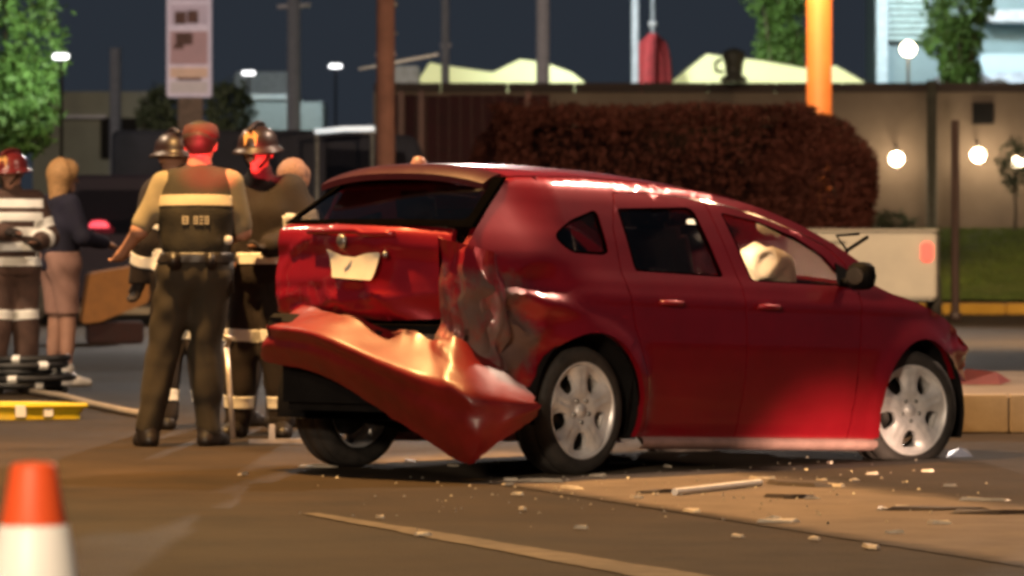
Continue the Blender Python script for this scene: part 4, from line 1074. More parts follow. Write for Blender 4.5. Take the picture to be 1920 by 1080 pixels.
def vehicle(label, loc, yaw, L, W_, Hh, body_mat, prof, name='parked_van', tail=None, cat_='van', win=None):
    ro = tag(empty(name, loc, yaw), label, cat_)
    pol = rounded([(x * L, z * Hh) for x, z in prof], .12, 4)
    b_ = MB(); n = len(pol); lay = [(-1, .94), (-.94, 1.0), (.94, 1.0), (1, .94)]; vs = []
    cz_ = Hh * .5
    for t, s_ in lay:
        for x, z in pol:
            k = 1 - .12 * sstep(.5 * Hh, Hh, z)
            vs.append(Vector(((x - L / 2) * (1 if abs(t) < 1 else .985), t * W_ / 2 * k, cz_ + (z - cz_) * (1 if abs(t) < 1 else .96))))
    fs = [(i * n + k, i * n + (k + 1) % n, (i + 1) * n + (k + 1) % n, (i + 1) * n + k) for i in range(3) for k in range(n)]
    fs += [tuple(range(n)), tuple(range(3 * n, 4 * n))]
    b_.add(vs, fs).build('vehicle_body', body_mat, ro)
    for wl in win or []:
        for s_ in (-1, 1):
            pts = []
            for x, z in wl:
                k = 1 - .12 * sstep(.5, 1.0, z); pts.append(Vector(((x - .5) * L, s_ * (W_ / 2 * k + .012), z * Hh)))
            g = MB().add(pts + [p_ - Vector((0, s_ * .03, 0)) for p_ in pts], [tuple(range(len(pts))), tuple(range(2 * len(pts) - 1, len(pts) - 1, -1))])
            g.build('side_window', M_glassd, ro)
    for x in (.2, .8):
        for s_ in (-1, 1):
            mw = Matrix.Translation(((x - .5) * L, s_ * (W_ / 2 - .08), .33)) @ Matrix.Rotation(R(90), 4, 'X')
            wv = MB().lathe([(.0, -.1), (.2, -.11), (.3, -.1), (.33, -.06), (.33, .06), (.3, .1), (.2, .11), (0, .1)], 24, mw).build('wheel', M_tyre, ro, True)
    return ro
M_navyp = mat('dark_navy_paint', (0.016, 0.012, 0.022), .6, var=.1, spec=.2)
van_prof = [(0, .16), (0, .55), (.03, .95), (.10, 1), (.66, 1), (.80, .62), (.97, .52), (1, .40), (1, .16)]
suv_win = [[(.08, .60), (.10, .90), (.36, .90), (.36, .60)], [(.39, .60), (.39, .90), (.64, .90), (.76, .62)]]
p = at(300, 500, 72)
v1 = vehicle('dark van with a red lit warning lamp parked beyond the orange crate', (p.x - .3, 72, 0), R(172), 4.6, 1.85, 2.05, M_navyp, van_prof, win=suv_win)
ql = at(180, 420, 70.5)
lm = MB().lathe([(0, .10), (.07, .09), (.10, .05), (.11, 0), (0, 0)], 14, Matrix.Translation((0, 0, 0)) @ Matrix.Diagonal((1.3, 1, 1, 1))).build('warning_lamp', mat('red_lamp', (.5, .02, .03), .3, emit=(1, .09, .12), estr=1.6), v1, True)
lm.matrix_local = Matrix.Rotation(-R(172), 4, 'Z') @ Matrix.Translation((ql.x - v1.location.x, -1.02, ql.z - .05))
p = at(560, 500, 84)
v2 = vehicle('tall dark truck with sloping cab parked behind the firefighters', (p.x - .35, 84, 0), 0, 5.2, 2.1, 2.92, mat('slate_truck_paint', (.020, .020, .030), .75, var=.2, spec=.15), [(0, .14), (0, 1), (.62, 1), (.93, .97), (.99, .72), (1, .50), (1, .14)], 'parked_truck', cat_='truck', win=[[(.66, .62), (.66, .90), (.90, .88), (.94, .64)]])
p = at(645, 243, 82.5); q = at(700, 240, 82.5)
rk = tag(empty('awning', (p.x, 82.5, 0)), 'narrow white awning edge with added glow on two thin legs behind the truck', 'awning')
MB().tube([at(590, 247, 82.5) - Vector((p.x, 82.5, 0)), at(645, 242, 82.5) - Vector((p.x, 82.5, 0)), at(702, 241, 82.5) - Vector((p.x, 82.5, 0))], .04, 8).build('awning_edge', mat('white_edge_glow', (.8, .8, .8), .5, emit=(.85, .95, 1), estr=.75), rk, True)  # awning edge brightened by a glow of its own
for u in (594, 698):
    t_ = at(u, 245, 82.5) - Vector((p.x, 82.5, 0)); MB().tube([t_, (t_.x, t_.y, 0)], .03, 6).build('leg', M_metal, rk)
q = at(683, 275, 86)
tag(MB().box((q.x, 86, 1.45), (.42, .3, 2.9), 0, .03).box((q.x, 86, 2.93), (.46, .34, .06), 0, .01).build('utility_cabinet', mat('grey_cabinet', (.33, .31, .33), .6)), 'tall pale grey cabinet standing behind the awning', 'cabinet')

# white trailer with red tail lamps
p = at(1650, 500, 74)
tl = tag(empty('white_trailer', (p.x - .18, 74.6, 0), R(-6)), 'low white box trailer with a red tail lamp at its corner', 'trailer')
M_trail = mat('trailer_white', (.40, .345, .28), .5, var=.08, scale=3)
MB().box((0, 0, .80), (2.1, 2.6, .98), 0, .04).build('box_body', M_trail, tl)
MB().box((0, 0, 1.295), (2.16, 2.66, .03), 0, .01).build('lid', M_trail, tl)
MB().box((0, 0, .26), (1.2, 2.4, .10), 0, .01).build('chassis', M_dark, tl)
for s_ in (-1, 1):
    if s_ > 0: MB().box((.93, -1.325, .99), (.17, .05, .27), 0, .03).build('tail_lamp', mat('tail_lamp_red', (.25, .008, .006), .3, emit=(1, .07, .04), estr=2.4), tl)
    MB().lathe([(.0, -.1), (.2, -.11), (.3, -.1), (.33, -.06), (.33, .06), (.3, .1), (.2, .11), (0, .1)], 24, Matrix.Translation((s_ * .98, .3, .33)) @ Matrix.Rotation(R(90), 4, 'Y')).build('wheel', M_tyre, tl, True)
MB().tube([(0, 1.3, .45), (0, 2.3, .45)], .04, 8).tube([(0, 2.25, .45), (0, 2.25, .0)], .03, 8).build('drawbar', M_dark, tl)
MB().box((-.35, -1.315, 1.12), (.28, .012, .025)).build('rear_vent', M_dark, tl)

# posts and poles
def pole(name, label, u0, u1, vtop, Y, material, cat_='pole', r=None, base=None, extras=()):
    x0 = at(u0, 0, Y).x; x1 = at(u1, 0, Y).x; zt = at(0, vtop, Y).z; r = r or abs(x1 - x0) / 2; cx_ = (x0 + x1) / 2; zb = base or 0
    ro = tag(empty(name, (cx_, Y, zb)), label, cat_)
    MB().tube([(0, 0, 0), (0, 0, .12), (0, 0, .13), (0, 0, zt - zb)], [r * 1.5, r * 1.5, r, r * .94], 16).build('shaft', material, ro, True)
    for nm, ls, le, rr, mt in extras:
        A = at(*ls, Y) - Vector((cx_, Y, zb)); B_ = at(*le, Y) - Vector((cx_, Y, zb))
        MB().tube([A, B_], rr, 10).build(nm, mt, ro, True)
    return ro
M_greyp = mat('grey_pole_paint', (.20, .21, .26), .6, var=.15)
M_palep = mat('pale_pole_paint', (.42, .41, .48), .6, var=.12)
M_brownp = mat('brown_pole_paint', (.20, .09, .065), .6, var=.25, scale=4)
M_orangep = mat('orange_lit_pole', (.60, .20, .05), .6, var=.15, scale=2)  # the lamp's orange light is put into the post's base colour
M_white_e = mat('lamp_white', (.9, .9, .9), .4, emit=(1, 1, 1), estr=4)
M_globe = mat('globe_glass', (.9, .85, .75), .4, emit=(1, .82, .55), estr=6)
lpo = pole('lamp_post', 'thick orange lit post rising behind the burgundy hedge', 1512, 1560, -420, 90, M_orangep, 'lamp post')
MB().box((-.45, -1.0, 7.33), (.3, .5, .12), 0, .04).tube([(0, 0, 7.3), (-.4, -.8, 7.36)], .05, 8).build('lamp_head', M_greyp, lpo)
lamp('street_light', 'SPOT', (lpo.location.x - .45, 89.0, 7.2), 1300, SODIUM, (lpo.location.x, 89.6, 0), .15, 150, .6)
upo = pole('utility_pole', 'red brown pole with pale clamps rising behind the wreck', 705, 741, -300, 79, M_brownp, 'pole', extras=[
    ('clamp', (704, 103), (742, 101), .03, mat('pale_clamp', (.5, .38, .38), .5)), ('clamp', (708, 65), (746, 63), .02, M_metal),
    ('lamp_arm', (672, 130), (822, 102), .022, mat('lit_arm', (.62, .64, .68), .4)), ('insulator', (728, 10), (746, 8), .04, M_metal)])
MB().tube([(0, 0, 7.0), (.3, -.5, 8.6), (1.5, -1.2, 9.0)], .05, 8).box((1.7, -1.3, 9.0), (.7, .34, .12), R(-30), .04).build('lamp_head', M_greyp, upo, True)  # lamp head added out of view for a sheen on the car roof
lamp('street_light', 'SPOT', upo.location + Vector((1.7, -1.3, 8.85)), 16000, (1, .88, .78), (upo.location.x + 1.6, 45, 0), .3, 90, .6)
spo = pole('steel_pole', 'pale grey steel pole behind the dark fence', 1005, 1031, -300, 104, M_palep)
MB().box((.3, -.3, 8.4), (.5, .3, .2), 0, .04).build('lamp_head', M_greyp, spo)  # lamp head added out of view to light the green tree
lamp('flood_light', 'SPOT', (spo.location.x + .6, 103.6, 8.2), 4200, (.9, 1, .85), (6.2, 112, 5.2), .2, 100, .6)
pole('steel_pole', 'slim grey pole with a bright joint beside the humped marquee', 827, 843, -300, 104, M_greyp, extras=[('joint', (826, 86), (846, 85), .05, M_palep)])
pole('steel_pole', 'wide slate pole with short crossarm above the teal shed', 538, 564, -300, 112, M_greyp, extras=[('crossarm', (520, 13), (582, 9), .05, M_palep)])
pole('steel_pole', 'thin grey pole next to the closed red parasol', 1184, 1198, -300, 108, M_greyp)
pole('short_post', 'short grey post beside the round clipped bush', 205, 228, 90, 118, M_greyp, 'post')
pole('sign_post', 'slender dark brown post in front of the lawn', 1783, 1799, 226, 74.5, mat('dark_brown_post', (.035, .018, .014), .6), 'post')
pole('tree_stake', 'dull green upright stake against the plaster wall', 1737, 1757, 150, 99.5, mat('mossy_wood', (.10, .09, .06), .8), 'stake')

# fence, wall and hedge
wl = at(0, 172, 101).z
M_plaster = ground_mat('taupe_plaster', (.125, .09, .066), (.20, .15, .112), 0.7, .25)
xL, xR = at(700, 0, 101).x, 26
wall = tag(empty('garden_wall', ((xL + xR) / 2, 101.4, 0)), 'long taupe plaster wall with dark coping and round lamps', 'wall')
MB().box((0, 0, wl / 2), (xR - xL, .3, wl)).build('wall_face', M_plaster, wall)
for i in range(22):
    wd = (xR - xL) / 22
    MB().box((-(xR - xL) / 2 + (i + .5) * wd, -.0, wl + .09), (wd - .012, .46, .18), 0, .015).build('coping_stone', mat('dark_coping', (.030, .016, .012), .8, var=.3), wall)
MB().box((at(1845, 0, 101).x - (xL + xR) / 2, -.19, at(0, 212, 101).z), (.42, .07, .42), 0, .01).build('wall_box', M_dark, wall)
fx0, fx1 = at(738, 0, 92).x, at(1030, 0, 92).x; fz = at(0, 178, 92).z
M_fence = mat('dark_maroon_board', (.022, .006, .008), .8, spec=.15, var=.25, scale=5)
fen = tag(empty('board_fence', ((fx0 + fx1) / 2, 92, 0)), 'dark maroon board fence joining the hedge', 'fence')
nb = 14
for i in range(nb):
    wd = (fx1 - fx0) / nb
    MB().box((-(fx1 - fx0) / 2 + (i + .5) * wd, random.uniform(-.008, .008), fz / 2 + random.uniform(-.01, .01)), (wd - .006, .04, fz), 0, .003).build('board', M_fence, fen)
for u in (752, 790, 990):
    MB().box((at(u, 0, 92).x - (fx0 + fx1) / 2, -.09, fz / 2 + .03), (.11, .11, fz + .06), 0, .01).build('fence_post', mat('fence_post_wood', (.09, .045, .04), .7), fen)

def leaves(n, centre, rad, size, seed, shell=.55, gap=-.22, noise_amp=.3, box=False):
    g = np.random.default_rng(seed)
    if box:
        p = g.uniform(-1, 1, (n, 3)); ax = g.integers(0, 3, n); sg = np.where(g.random(n) < .5, -1, 1) * g.uniform(shell, 1, n)
        p[np.arange(n), ax] = sg
    else:
        d_ = g.normal(size=(n, 3)); d_ /= np.linalg.norm(d_, axis=1)[:, None]
        p = d_ * (shell + (1 - shell) * g.random(n) ** .6)[:, None]
    bumps = np.array([noise.noise(Vector((*(q * 2.3), )) + Vector((seed * 3.7, 0, 0))) for q in p]); p *= (1 + noise_amp * bumps)[:, None]
    p = p * np.array(rad) + np.array(centre)
    keep = np.array([noise.noise(Vector((*(q * (1.6 / max(rad) * 2)), )) + Vector((0, seed, 0))) for q in p - np.array(centre)]) > gap
    p = p[keep]; n = len(p)
    a = g.normal(size=(n, 3)); a /= np.linalg.norm(a, axis=1)[:, None]; b_ = np.cross(a, g.normal(size=(n, 3))); b_ /= np.linalg.norm(b_, axis=1)[:, None]
    s_ = g.uniform(.6, 1.3, n)[:, None] * size
    V = np.stack([p - a * s_, p + b_ * s_ * .45, p + a * s_, p - b_ * s_ * .45], 1).reshape(-1, 3)
    return V, np.arange(4 * n).reshape(n, 4)
def leaf_obj(name, sets, material, parent):
    V = np.concatenate([s_[0] for s_ in sets]); o_ = 0; Fs = []
    for s_ in sets: Fs.append(s_[1] + o_); o_ += len(s_[0])
    Fc = np.concatenate(Fs); me = bpy.data.meshes.new(name)
    me.vertices.add(len(V)); me.vertices.foreach_set('co', V.astype(np.float32).ravel())
    me.loops.add(4 * len(Fc)); me.loops.foreach_set('vertex_index', Fc.ravel().astype(np.int32))
    me.polygons.add(len(Fc)); me.polygons.foreach_set('loop_start', np.arange(0, 4 * len(Fc), 4, dtype=np.int32))
    me.update(calc_edges=True); me.materials.append(material)
    o = bpy.data.objects.new(name, me); COL.objects.link(o); o.parent = parent; return o
def tree(name, label, loc, trunk_h, blobs, material, n, size, seed, cat_='tree', tr=.12, group=None):
    ro = tag(empty(name, loc), label, cat_, group); g = random.Random(seed)
    top = Vector(blobs[0][0]); t = MB()
    t.tube([(0, 0, -.1), (.03, 0, trunk_h * .5), (top.x * .4, top.y * .4, trunk_h), (top.x, top.y, top.z)], [tr * 1.4, tr, tr * .8, tr * .3], 10)
    for c, r_ in blobs:
        for k in range(3):
            e_ = Vector(c) + Vector((g.uniform(-.7, .7) * r_[0], g.uniform(-.7, .7) * r_[1], g.uniform(-.5, .7) * r_[2]))
            t.tube([(top.x * .3, top.y * .3, trunk_h * .85), Vector((0, 0, trunk_h)).lerp(e_, .5) + Vector((0, 0, .1)), e_], [tr * .6, tr * .35, tr * .1], 6)
    t.build('trunk', mat('bark', (.09, .07, .05), .9, var=.3), ro, True)
    leaf_obj('crown', [leaves(int(n / len(blobs)), c, r_, size, seed * 10 + k, .35) for k, (c, r_) in enumerate(blobs)], material, ro)
    return ro
M_leaf = mat('green_leaf', (.07, .15, .03), .6, var=.5, scale=1.5)
M_leafd = mat('dusky_leaf', (.07, .09, .05), .7, var=.5, scale=1.5)
M_hedge = mat('burgundy_leaf', (.078, .021, .014), .8, var=.4, scale=1.2, spec=.2)
# hedge: burgundy block with a rounded end
hb = tag(empty('hedge', (at(1280, 0, 86).x, 86, 0)), 'dense burgundy hedge with rounded end along the fence', 'hedge')
hx0, hx1 = at(930, 0, 86).x - hb.location.x, at(1530, 0, 86).x - hb.location.x; hz = at(0, 192, 86).z
sets = [leaves(40000, ((hx0 + hx1) / 2, 0, hz * .52), ((hx1 - hx0) / 2, 1.1, hz * .46), .06, 3, .80, -.6, noise_amp=.10, box=True),
        leaves(22000, (hx1 - .1, -.1, hz * .56), (1.12, 1.1, hz * .40), .06, 5, .75, -.6, noise_amp=.12),
        leaves(12000, (hx0 + .2, 0, hz * .5), (.7, .9, hz * .44), .06, 6, .75, -.6, noise_amp=.12)]
leaf_obj('foliage', sets, M_hedge, hb)
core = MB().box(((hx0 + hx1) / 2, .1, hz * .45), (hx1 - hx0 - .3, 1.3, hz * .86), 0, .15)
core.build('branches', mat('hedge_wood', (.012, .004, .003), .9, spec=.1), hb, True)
st = tag(empty('garden_ornament', at(1376, 185, 100.9)), 'dark ornament standing on the wall between the lit marquees', 'ornament')
st.location.z = wl + .18
MB().lathe([(.26, 0), (.26, .08), (.16, .14), (.18, .35), (.24, .52), (.2, .6), (.06, .66), (0, .67)], 14).build('urn', mat('dark_bronze', (.05, .045, .03), .6), st, True)
MB().tube([(-.24, 0, .45), (-.36, 0, .38), (-.34, 0, .22), (-.2, 0, .2)], .035, 8).build('handle', MATS['dark_bronze'], st, True)

# globe lamps
def globe_lamp(label, u, v, Y, rad, ground_z, bracket=True, es=62):
    c = at(u, v, Y); ro = tag(empty('globe_lamp', (c.x, Y, c.z if bracket else ground_z)), label, 'lamp')
    zc = 0 if bracket else c.z - ground_z
    iron = mat('lamp_iron', (.03, .025, .02), .5)
    if bracket: MB().tube([(0, 101.25 - Y, rad + .14), (0, .04, rad + .14), (0, 0, rad + .10), (0, 0, rad * .9)], .022, 8).build('bracket', iron, ro, True)
    else: MB().tube([(0, 0, 0), (0, 0, .1), (0, 0, zc - rad * .9)], [.07, .035, .03], 8).build('post', iron, ro, True)
    prof = [(rad * math.sin(PI * i / 12), -rad * math.cos(PI * i / 12)) for i in range(13)]
    g = MB().lathe(prof, 20).build('globe', mat('globe_glass_%d' % es, (.9, .85, .75), .4, emit=(1, .80, .52), estr=es), ro, True); g.location = (0, 0, zc)
    return ro
bz = lambda Y: .16 + 1.2 * sstep(88, 99, Y)
globe_lamp('white globe lamp before the plaster wall nearest the hedge end', 1681, 298, 100.7, .13, 0)
globe_lamp('white globe lamp beside the slender brown post', 1834, 291, 100.7, .13, 0)
globe_lamp('white globe lamp with dark leaves around it', 1909, 306, 100.7, .11, 0)
globe_lamp('warm globe lamp above the wall by the blue building', 1703, 92, 108, .15, 0, False, 30)
tree('garden_shrub', 'dark leafy shrub beside the globe lamp on the lawn', (at(1905, 0, 98).x, 98.3, bz(98)), .8, [((.0, 0, 1.25), (.35, .3, .6))], M_leafd, 500, .07, 71, 'shrub', .03)
tree('garden_shrub', 'low dark shrub at the foot of the wall behind the trailer', (at(1680, 0, 97).x, 96.5, bz(96.5)), .1, [((-.15, 0, .25), (.5, .3, .28))], M_leafd, 700, .06, 72, 'shrub', .03)

# marquees; the light falling on them is put in as glowing canvas
def marquee(label, Y, pts, seed, depth=3.0, es=.6):
    w_ = [at(u, v, Y) for u, v in pts]; cx_ = sum(p_.x for p_ in w_) / len(w_)
    ro = tag(empty('lit_marquee', (cx_, Y, 0)), label, 'marquee', None)
    top = [(p_.x - cx_, p_.z) for p_ in w_]; zb = 2.9
    poly = [(top[0][0], zb)] + top + [(top[-1][0], zb)]
    MB().prism(poly, -depth / 2, depth / 2, Matrix.Rotation(R(90), 4, 'X')).build('canopy', mat('lit_canvas', (.6, .62, .4), .8, var=.1, scale=.8, emit=(.80, .84, .40), estr=es), ro)
    for s_ in (top[0][0] + .1, 0.0, top[-1][0] - .1):
        MB().tube([(s_, 0, 0), (s_, 0, zb + .02)], .05, 8).build('leg', M_metal, ro)
    return ro
marquee('yellow green lit marquee with humped canopy behind the dark fence', 112, [(790, 150), (808, 122), (840, 128), (925, 140), (975, 116), (1020, 122), (1070, 140), (1112, 172)], 1)
marquee('yellow green lit marquee with peaked roof behind the hedge', 113, [(1234, 180), (1255, 158), (1320, 106), (1362, 112), (1420, 118), (1500, 132), (1560, 128), (1612, 158)], 2)
# closed red parasol
px = at(1224, 180, 110)
pr = tag(empty('closed_parasol', (px.x, 110, 0)), 'closed dark red parasol on a grey pole behind the wall', 'parasol')
vs = []; Ls = [(at(0, v, 110).z, at(960 + hw_, 0, 110).x) for v, hw_ in ((62, 5), (80, 22), (110, 28), (150, 31), (185, 33), (200, 30))]
pl_ = MB()
for z_, r_ in Ls:
    for k in range(24):
        a_ = 2 * PI * k / 24; q_ = r_ * (1 + .22 * math.cos(6 * a_)) ; vs.append(Vector((q_ * math.cos(a_), q_ * math.sin(a_), z_)))
pl_.add(vs, [(i * 24 + k, i * 24 + (k + 1) % 24, (i + 1) * 24 + (k + 1) % 24, (i + 1) * 24 + k) for i in range(5) for k in range(24)])
pl_.build('canopy', mat('red_canvas', (.28, .025, .035), .8, var=.3), pr, True)
MB().tube([(0, 0, 0), (0, 0, at(0, -60, 110).z)], .045, 8).build('pole', M_greyp, pr, True)
MB().tube([(0, 0, at(0, 50, 110).z), (0, 0, at(0, 40, 110).z)], .09, 8).build('finial', M_palep, pr, True)

# pale blue box, teal shed, floodlights, low grey block
p = at(760, 150, 106)
tag(MB().box((p.x, 106, p.z / 2 + .14), (.56, 1.0, p.z + .26), 0, .03).build('water_tank', mat('pale_blue_metal', (.42, .48, .56), .5, emit=None)), 'pale blue square tank behind the end of the dark fence', 'tank')
sh0, sh1 = at(440, 0, 125).x, at(614, 0, 125).x; zt = at(0, 183, 125).z
sd = tag(empty('teal_shed', ((sh0 + sh1) / 2, 126, 0)), 'teal grey flat roofed shed behind the dark truck', 'building')
M_teal = mat('teal_render', (.20, .26, .26), .8, var=.1)
hwid = (sh1 - sh0) / 2
MB().box((0, 0, zt / 2 - .06), (hwid * 2 - .2, 3, zt - .12)).build('wall', M_teal, sd)
MB().box((-.35, -.02, zt), (hwid * 2 - .7, 3.3, .12), 0, .02).build('roof', mat('pale_teal_roof', (.32, .38, .38), .7), sd)
MB().box((-.5, .6, zt + .35), (hwid * 1.2, 1.6, .6), R(0), .05).build('roof_box', mat('slate_roof_box', (.10, .12, .13), .8), sd)
MB().box((.7, -1.52, zt * .42), (.9, .06, zt * .8), 0, .01).build('door', mat('shed_door', (.13, .18, .17), .7), sd)
def flood(label, u, v, Y, w_, power, col, tgt=None, grp=None):
    c = at(u, v, Y); ro = tag(empty('floodlight', (c.x, Y, 0)), label, 'floodlight', grp)
    MB().tube([(0, .12, 0), (0, .12, c.z + .02)], .025, 8).build('mast', M_dark, ro, True)
    MB().box((0, 0, c.z), (w_, .12, .07), 0, .02, R(15)).build('housing', M_white_e, ro, True)
    tg_ = Vector(tgt) if tgt is not None else Vector((c.x, Y - 20, 0)); dd_ = (tg_ - c).normalized()
    lamp('flood_light', 'SPOT', c + dd_ * .45, power, col, tg_, .1, 100, .5)
    return ro
flood('small white floodlight on a mast over the teal shed', 466, 137, 122, .30, 90, (.85, .95, 1), at(520, 260, 127))
flood('small white floodlight on a mast between slate pole and brown pole', 629, 124, 122, .30, 150, (.9, .95, 1), at(560, 230, 127))
flood('white floodlight shining beside the leafy green tree', 114, 106, 77, .24, 380, (.9, 1, .85), at(10, 20, 80))
gb = tag(empty('grey_block', (at(190, 0, 128).x, 128, 0)), 'low grey building with pale ledge behind the green tree', 'building')
zt = at(0, 175, 128).z
MB().box((0, 0, zt / 2), (3.1, 3, zt)).build('wall', mat('grey_green_render', (.16, .16, .13), .85, var=.15, scale=1.2), gb)
MB().box((-.45, -1.6, at(0, 222, 128).z), (1.4, .3, .06), R(0), .01).build('ledge', M_palep, gb)
MB().box((.55, -1.52, at(0, 262, 128).z), (.9, .06, 1.0), 0, .01).build('window', M_dark, gb)
for nm, lab, u, r_, seed in (('round_bush', 'round dusky bush in front of the pink sign tower', 300, .55, 31), ('round_bush', 'tall rounded bush between the sign tower and teal shed', 428, .62, 32)):
    c = at(u, 205, 118); zz = at(0, 152 if seed == 32 else 168, 118).z
    tree(nm, lab, (c.x, 118, 0), 1.2, [((0, 0, zz - r_ * 1.1), (r_, r_, r_ * 1.2)), ((.05, 0, zz * .45), (r_, r_, zz * .4))], M_leafd, 2600, .09, seed, 'bush', .08)

# pink sign tower
Yt = 112; tx0, tx1 = at(313, 0, Yt).x, at(396, 0, Yt).x; tz0 = at(0, 182, Yt).z; tz1 = at(0, -150, Yt).z; cx_ = (tx0 + tx1) / 2
tw = tag(empty('sign_tower', (cx_, Yt, 0)), 'tall pink and mauve panelled sign tower with faded panels', 'sign')
wd = tx1 - tx0
MB().box((0, .1, (tz0 + tz1) / 2), (wd, .34, tz1 - tz0), 0, .02).build('frame', mat('mauve_frame', (.52, .42, .46), .6, emit=(.62, .50, .56), estr=.34), tw)  # glow added to lift the frame's brightness
MB().box((.03, .1, tz0 / 2), (.52, .3, tz0)).build('plinth', mat('brown_plinth', (.22, .15, .12), .8), tw)
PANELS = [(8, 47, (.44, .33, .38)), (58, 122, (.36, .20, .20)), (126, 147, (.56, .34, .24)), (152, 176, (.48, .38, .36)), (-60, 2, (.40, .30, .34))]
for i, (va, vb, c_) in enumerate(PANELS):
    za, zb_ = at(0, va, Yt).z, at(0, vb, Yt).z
    MB().box((0, -.085, (za + zb_) / 2), (wd - .14, .05, abs(za - zb_) - .02), 0, .008).build('sign_panel', mat('sign_panel_%d' % i, c_, .6, var=.18, scale=2.5, emit=c_, estr=.36), tw)  # panels brightened by the same added glow
for i, (ua, va, ub, vb) in enumerate([(328, 22, 350, 46), (352, 20, 372, 44), (330, 62, 362, 84), (326, 84, 345, 92), (332, 146, 378, 151)]):
    A, B_ = at(ua, va, Yt), at(ub, vb, Yt)
    MB().box(((A.x + B_.x) / 2 - cx_, -.118, (A.z + B_.z) / 2), (B_.x - A.x, .02, A.z - B_.z), 0, .006).build('faded_mark', mat('faded_mark', (.17, .085, .08), .7, var=.4, scale=6), tw)

# trees
c = at(40, 60, 80)
tree('leafy_tree', 'leafy bright green tree lit by a white floodlight', (c.x - .2, 80, 0), 2.2, [((0, 0, 4.2), (.95, .9, 1.1)), ((.25, -.2, 3.2), (.62, .7, .8)), ((-.5, 0, 3.4), (.9, .8, .9)), ((.1, 0, 2.95), (.34, .4, .4))], M_leaf, 9000, .085, 11, 'tree', .10)
c = at(1465, 60, 112)
tree('leafy_tree', 'slim green tree beside the thick orange post', (c.x, 113, 0), 3.6, [((0, 0, 6.4), (.75, .7, .7)), ((.05, 0, 5.4), (.6, .6, .6)), ((.2, 0, 4.7), (.4, .4, .5))], M_leaf, 5000, .085, 12, 'tree', .09)
c = at(1785, 60, 112)
tree('leafy_tree', 'green tree in front of the pale blue building', (c.x, 110, 0), 3.4, [((0, 0, 6.1), (.75, .7, .65)), ((-.15, 0, 5.4), (.7, .6, .55)), ((0, 0, 4.7), (.45, .45, .5))], M_leaf, 5000, .085, 13, 'tree', .09)

# pale blue building with louvres
Yb = 122; bx0 = at(1648, 0, Yb).x; bx1 = 20.0; zt = 9.0
bb = tag(empty('blue_building', ((bx0 + bx1) / 2, Yb + 2, 0)), 'pale blue lit building with horizontal louvres and slim column', 'building')
M_bw = mat('pale_blue_render', (.42, .55, .60), .7, var=.08, scale=.8)
ox = (bx0 + bx1) / 2
xs_ = at(1838, 0, Yb).x
MB().box(((xs_ + bx1) / 2 - ox, 0, 4.0), (bx1 - xs_, 4, 3.1)).build('wall', M_bw, bb)
MB().box(((bx0 + bx1) / 2 - ox, .9, 6.2), (bx1 - bx0, 3.4, 5.0)).build('upper_wall', mat('teal_glass_wall', (.16, .24, .26), .4, var=.2, scale=.6), bb)
MB().box(((xs_ + bx1) / 2 - ox, -1.2, at(0, 30, Yb).z), (bx1 - xs_, 1.8, .28), 0, .02).build('canopy_slab', mat('pale_slab', (.45, .47, .50), .6), bb)
MB().box((bx0 + .11 - ox, -1.4, at(0, 160, Yb).z / 2 + 2.2), (.26, .26, at(0, 160, Yb).z + 4.4), 0, .02).build('column', mat('blue_grey_column', (.38, .46, .50), .6), bb)
for k in range(9):
    z_ = at(0, 68 - 12 * k, Yb).z; x1_ = at(1760, 0, Yb).x
    MB().box(((bx0 + x1_) / 2 - ox, -1.1, z_), (x1_ - bx0 - .3, .22, .055), 0, .01, R(20)).build('louvre', mat('louvre_blue', (.55, .68, .68), .5), bb)
for k, u in enumerate((1655, 1735, 1900)):
    MB().box((at(u, 0, 116).x - ox, -8, 8.3), (.3, .3, .15), 0, .03).tube([(at(u, 0, 116).x - ox, -8, 8.3), (at(u, 0, 116).x - ox, -.8, 8.6)], .03, 6).build('facade_lamp', M_greyp, bb)
    lamp('facade_light', 'SPOT', (at(u, 0, 116).x, 116.0, 8.2), 1500, (.85, .97, 1.0), (at(u + 30, 0, 124).x, 123, 4.6), .3, 110, .6)
car_prof = [(0, .22), (.0, .62), (.10, .68), (.26, 1), (.62, 1), (.80, .66), (.98, .56), (1, .22)]
MB().box((at(1790, 0, Yb).x - ox, -2.6, 2.2), (5.5, 1.6, 4.15)).build('podium', mat('podium_grey', (.12, .11, .11), .8), bb)
for k, u in enumerate((1830, 1905)):
    vehicle(['dark parked car on the podium before the pale blue wall', 'silver grey parked car on the podium at the building'][k], (at(u, 0, 119).x, 121.3, 4.275), R(180 * k), 2.3, 1.0, .82, mat('parked_car_paint_%d' % k, ((.05, .05, .06), (.30, .34, .40))[k], .35, coat=.5), car_prof, 'parked_car', cat_='car')

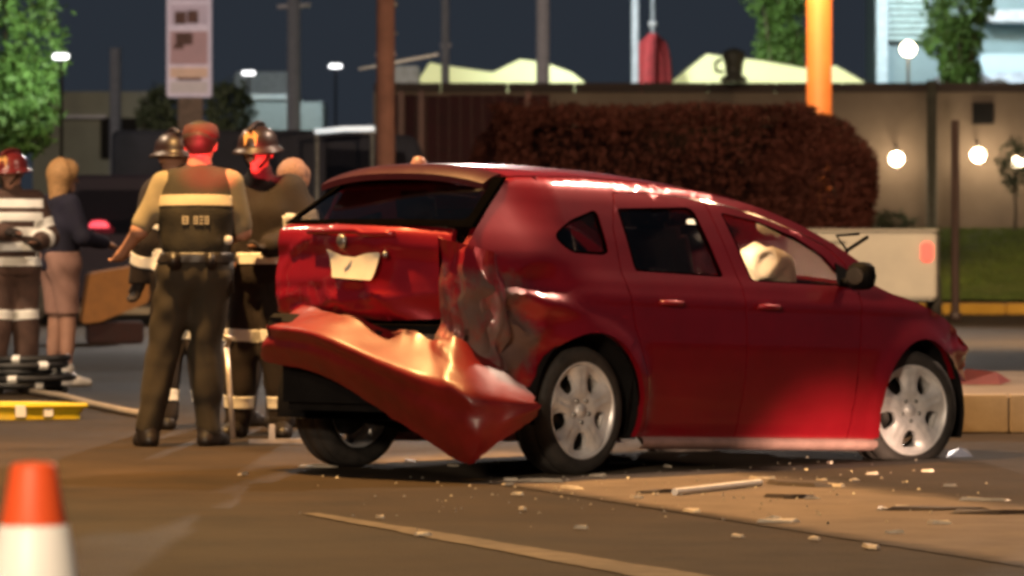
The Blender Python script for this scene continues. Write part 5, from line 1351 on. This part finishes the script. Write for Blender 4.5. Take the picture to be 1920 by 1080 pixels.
# ------------------------------------------------------------------ lamps of the street
def street_lamp(k, p, power, col, tgt, sz):
    p = Vector(p); d_ = (Vector(tgt) - p); d_.z = 0; d_.normalize(); b_ = p - d_ * 1.6
    ro = tag(empty('street_lamp', (b_.x, b_.y, 0)), ['tall sodium street lamp standing beside the crushed tailgate', 'tall street lamp beyond the bonnet of the wreck', 'tall warm street lamp before the traffic cone', 'tall unseen street lamp added beside the striped firefighter', 'tall unseen street lamp added on the road beyond the median'][k], 'street lamp')
    MB().tube([(0, 0, 0), (0, 0, .3), (0, 0, p.z - .5), d_ * .3 + Vector((0, 0, p.z + .1)), d_ * 1.3 + Vector((0, 0, p.z + .2))], [.12, .08, .06, .05, .045], 12).build('shaft', M_greyp, ro, True)
    hd = MB().box(d_ * 1.6 + Vector((0, 0, p.z + .2)), (.36, .70, .12), math.atan2(-d_.x, d_.y), .04).build('lamp_head', M_greyp, ro, True)
    MB().box(d_ * 1.6 + Vector((0, 0, p.z + .13)), (.26, .5, .03), math.atan2(-d_.x, d_.y), .01).build('lamp_lens', mat('sodium_lens', (.9, .7, .4), .4, emit=(1, .6, .25), estr=20), ro)
    lamp('street_light', 'SPOT', p + Vector((0, 0, .08)), power, col, tgt, .22, sz, .8)
for k, (p, en, c, tgt, sz) in enumerate(STREET_LAMPS): street_lamp(k, p, en, c, tgt, sz)
# unseen red source added on a tripod to redden neck and face
bp_ = Vector((-3.9, 10.0, 0))
be = tag(empty('added_red_light', bp_), 'red light source added out of view on a tripod', 'beacon')
for k in range(3):
    a_ = 2 * PI * k / 3; MB().tube([(0, 0, .9), (.35 * math.cos(a_), .35 * math.sin(a_), 0)], .015, 6).build('leg', M_metal, be)
MB().tube([(0, 0, .85), (0, 0, 2.0)], .018, 8).build('mast', M_metal, be)
MB().lathe([(0, .16), (.05, .15), (.07, .10), (.07, 0), (0, 0)], 16, Matrix.Translation((0, 0, 2.0))).build('red_dome', MATS['red_lamp'], be, True)
lamp('added_red_beam', 'SPOT', bp_ + Vector((0, .12, 2.2)), 100000, (1, .03, .05), (-1.63, 28.9, 1.565), .05, 1.15, .5)
# unseen low light added in place of car headlamps, brightens the lower doors
wk = Vector((6.2, 15.0, 0))
wl_ = tag(empty('added_low_light', wk), 'low yellow light added out of view in place of car headlamps', 'work light')
MB().box((0, 0, .30), (.34, .12, .26), R(20), .02).build('housing', M_yel, wl_)
for s_ in (-1, 1): MB().tube([(s_ * .15, -.15, .02), (s_ * .15, 0, .18), (s_ * .15, .15, .02)], .015, 6).build('stand', M_dark, wl_)
lamp('added_low_beam', 'SPOT', wk + Vector((-.05, .2, .32)), 22000, (1, .66, .46), (1.65, 26.4, -.42), .06, 9.0, 1.0)
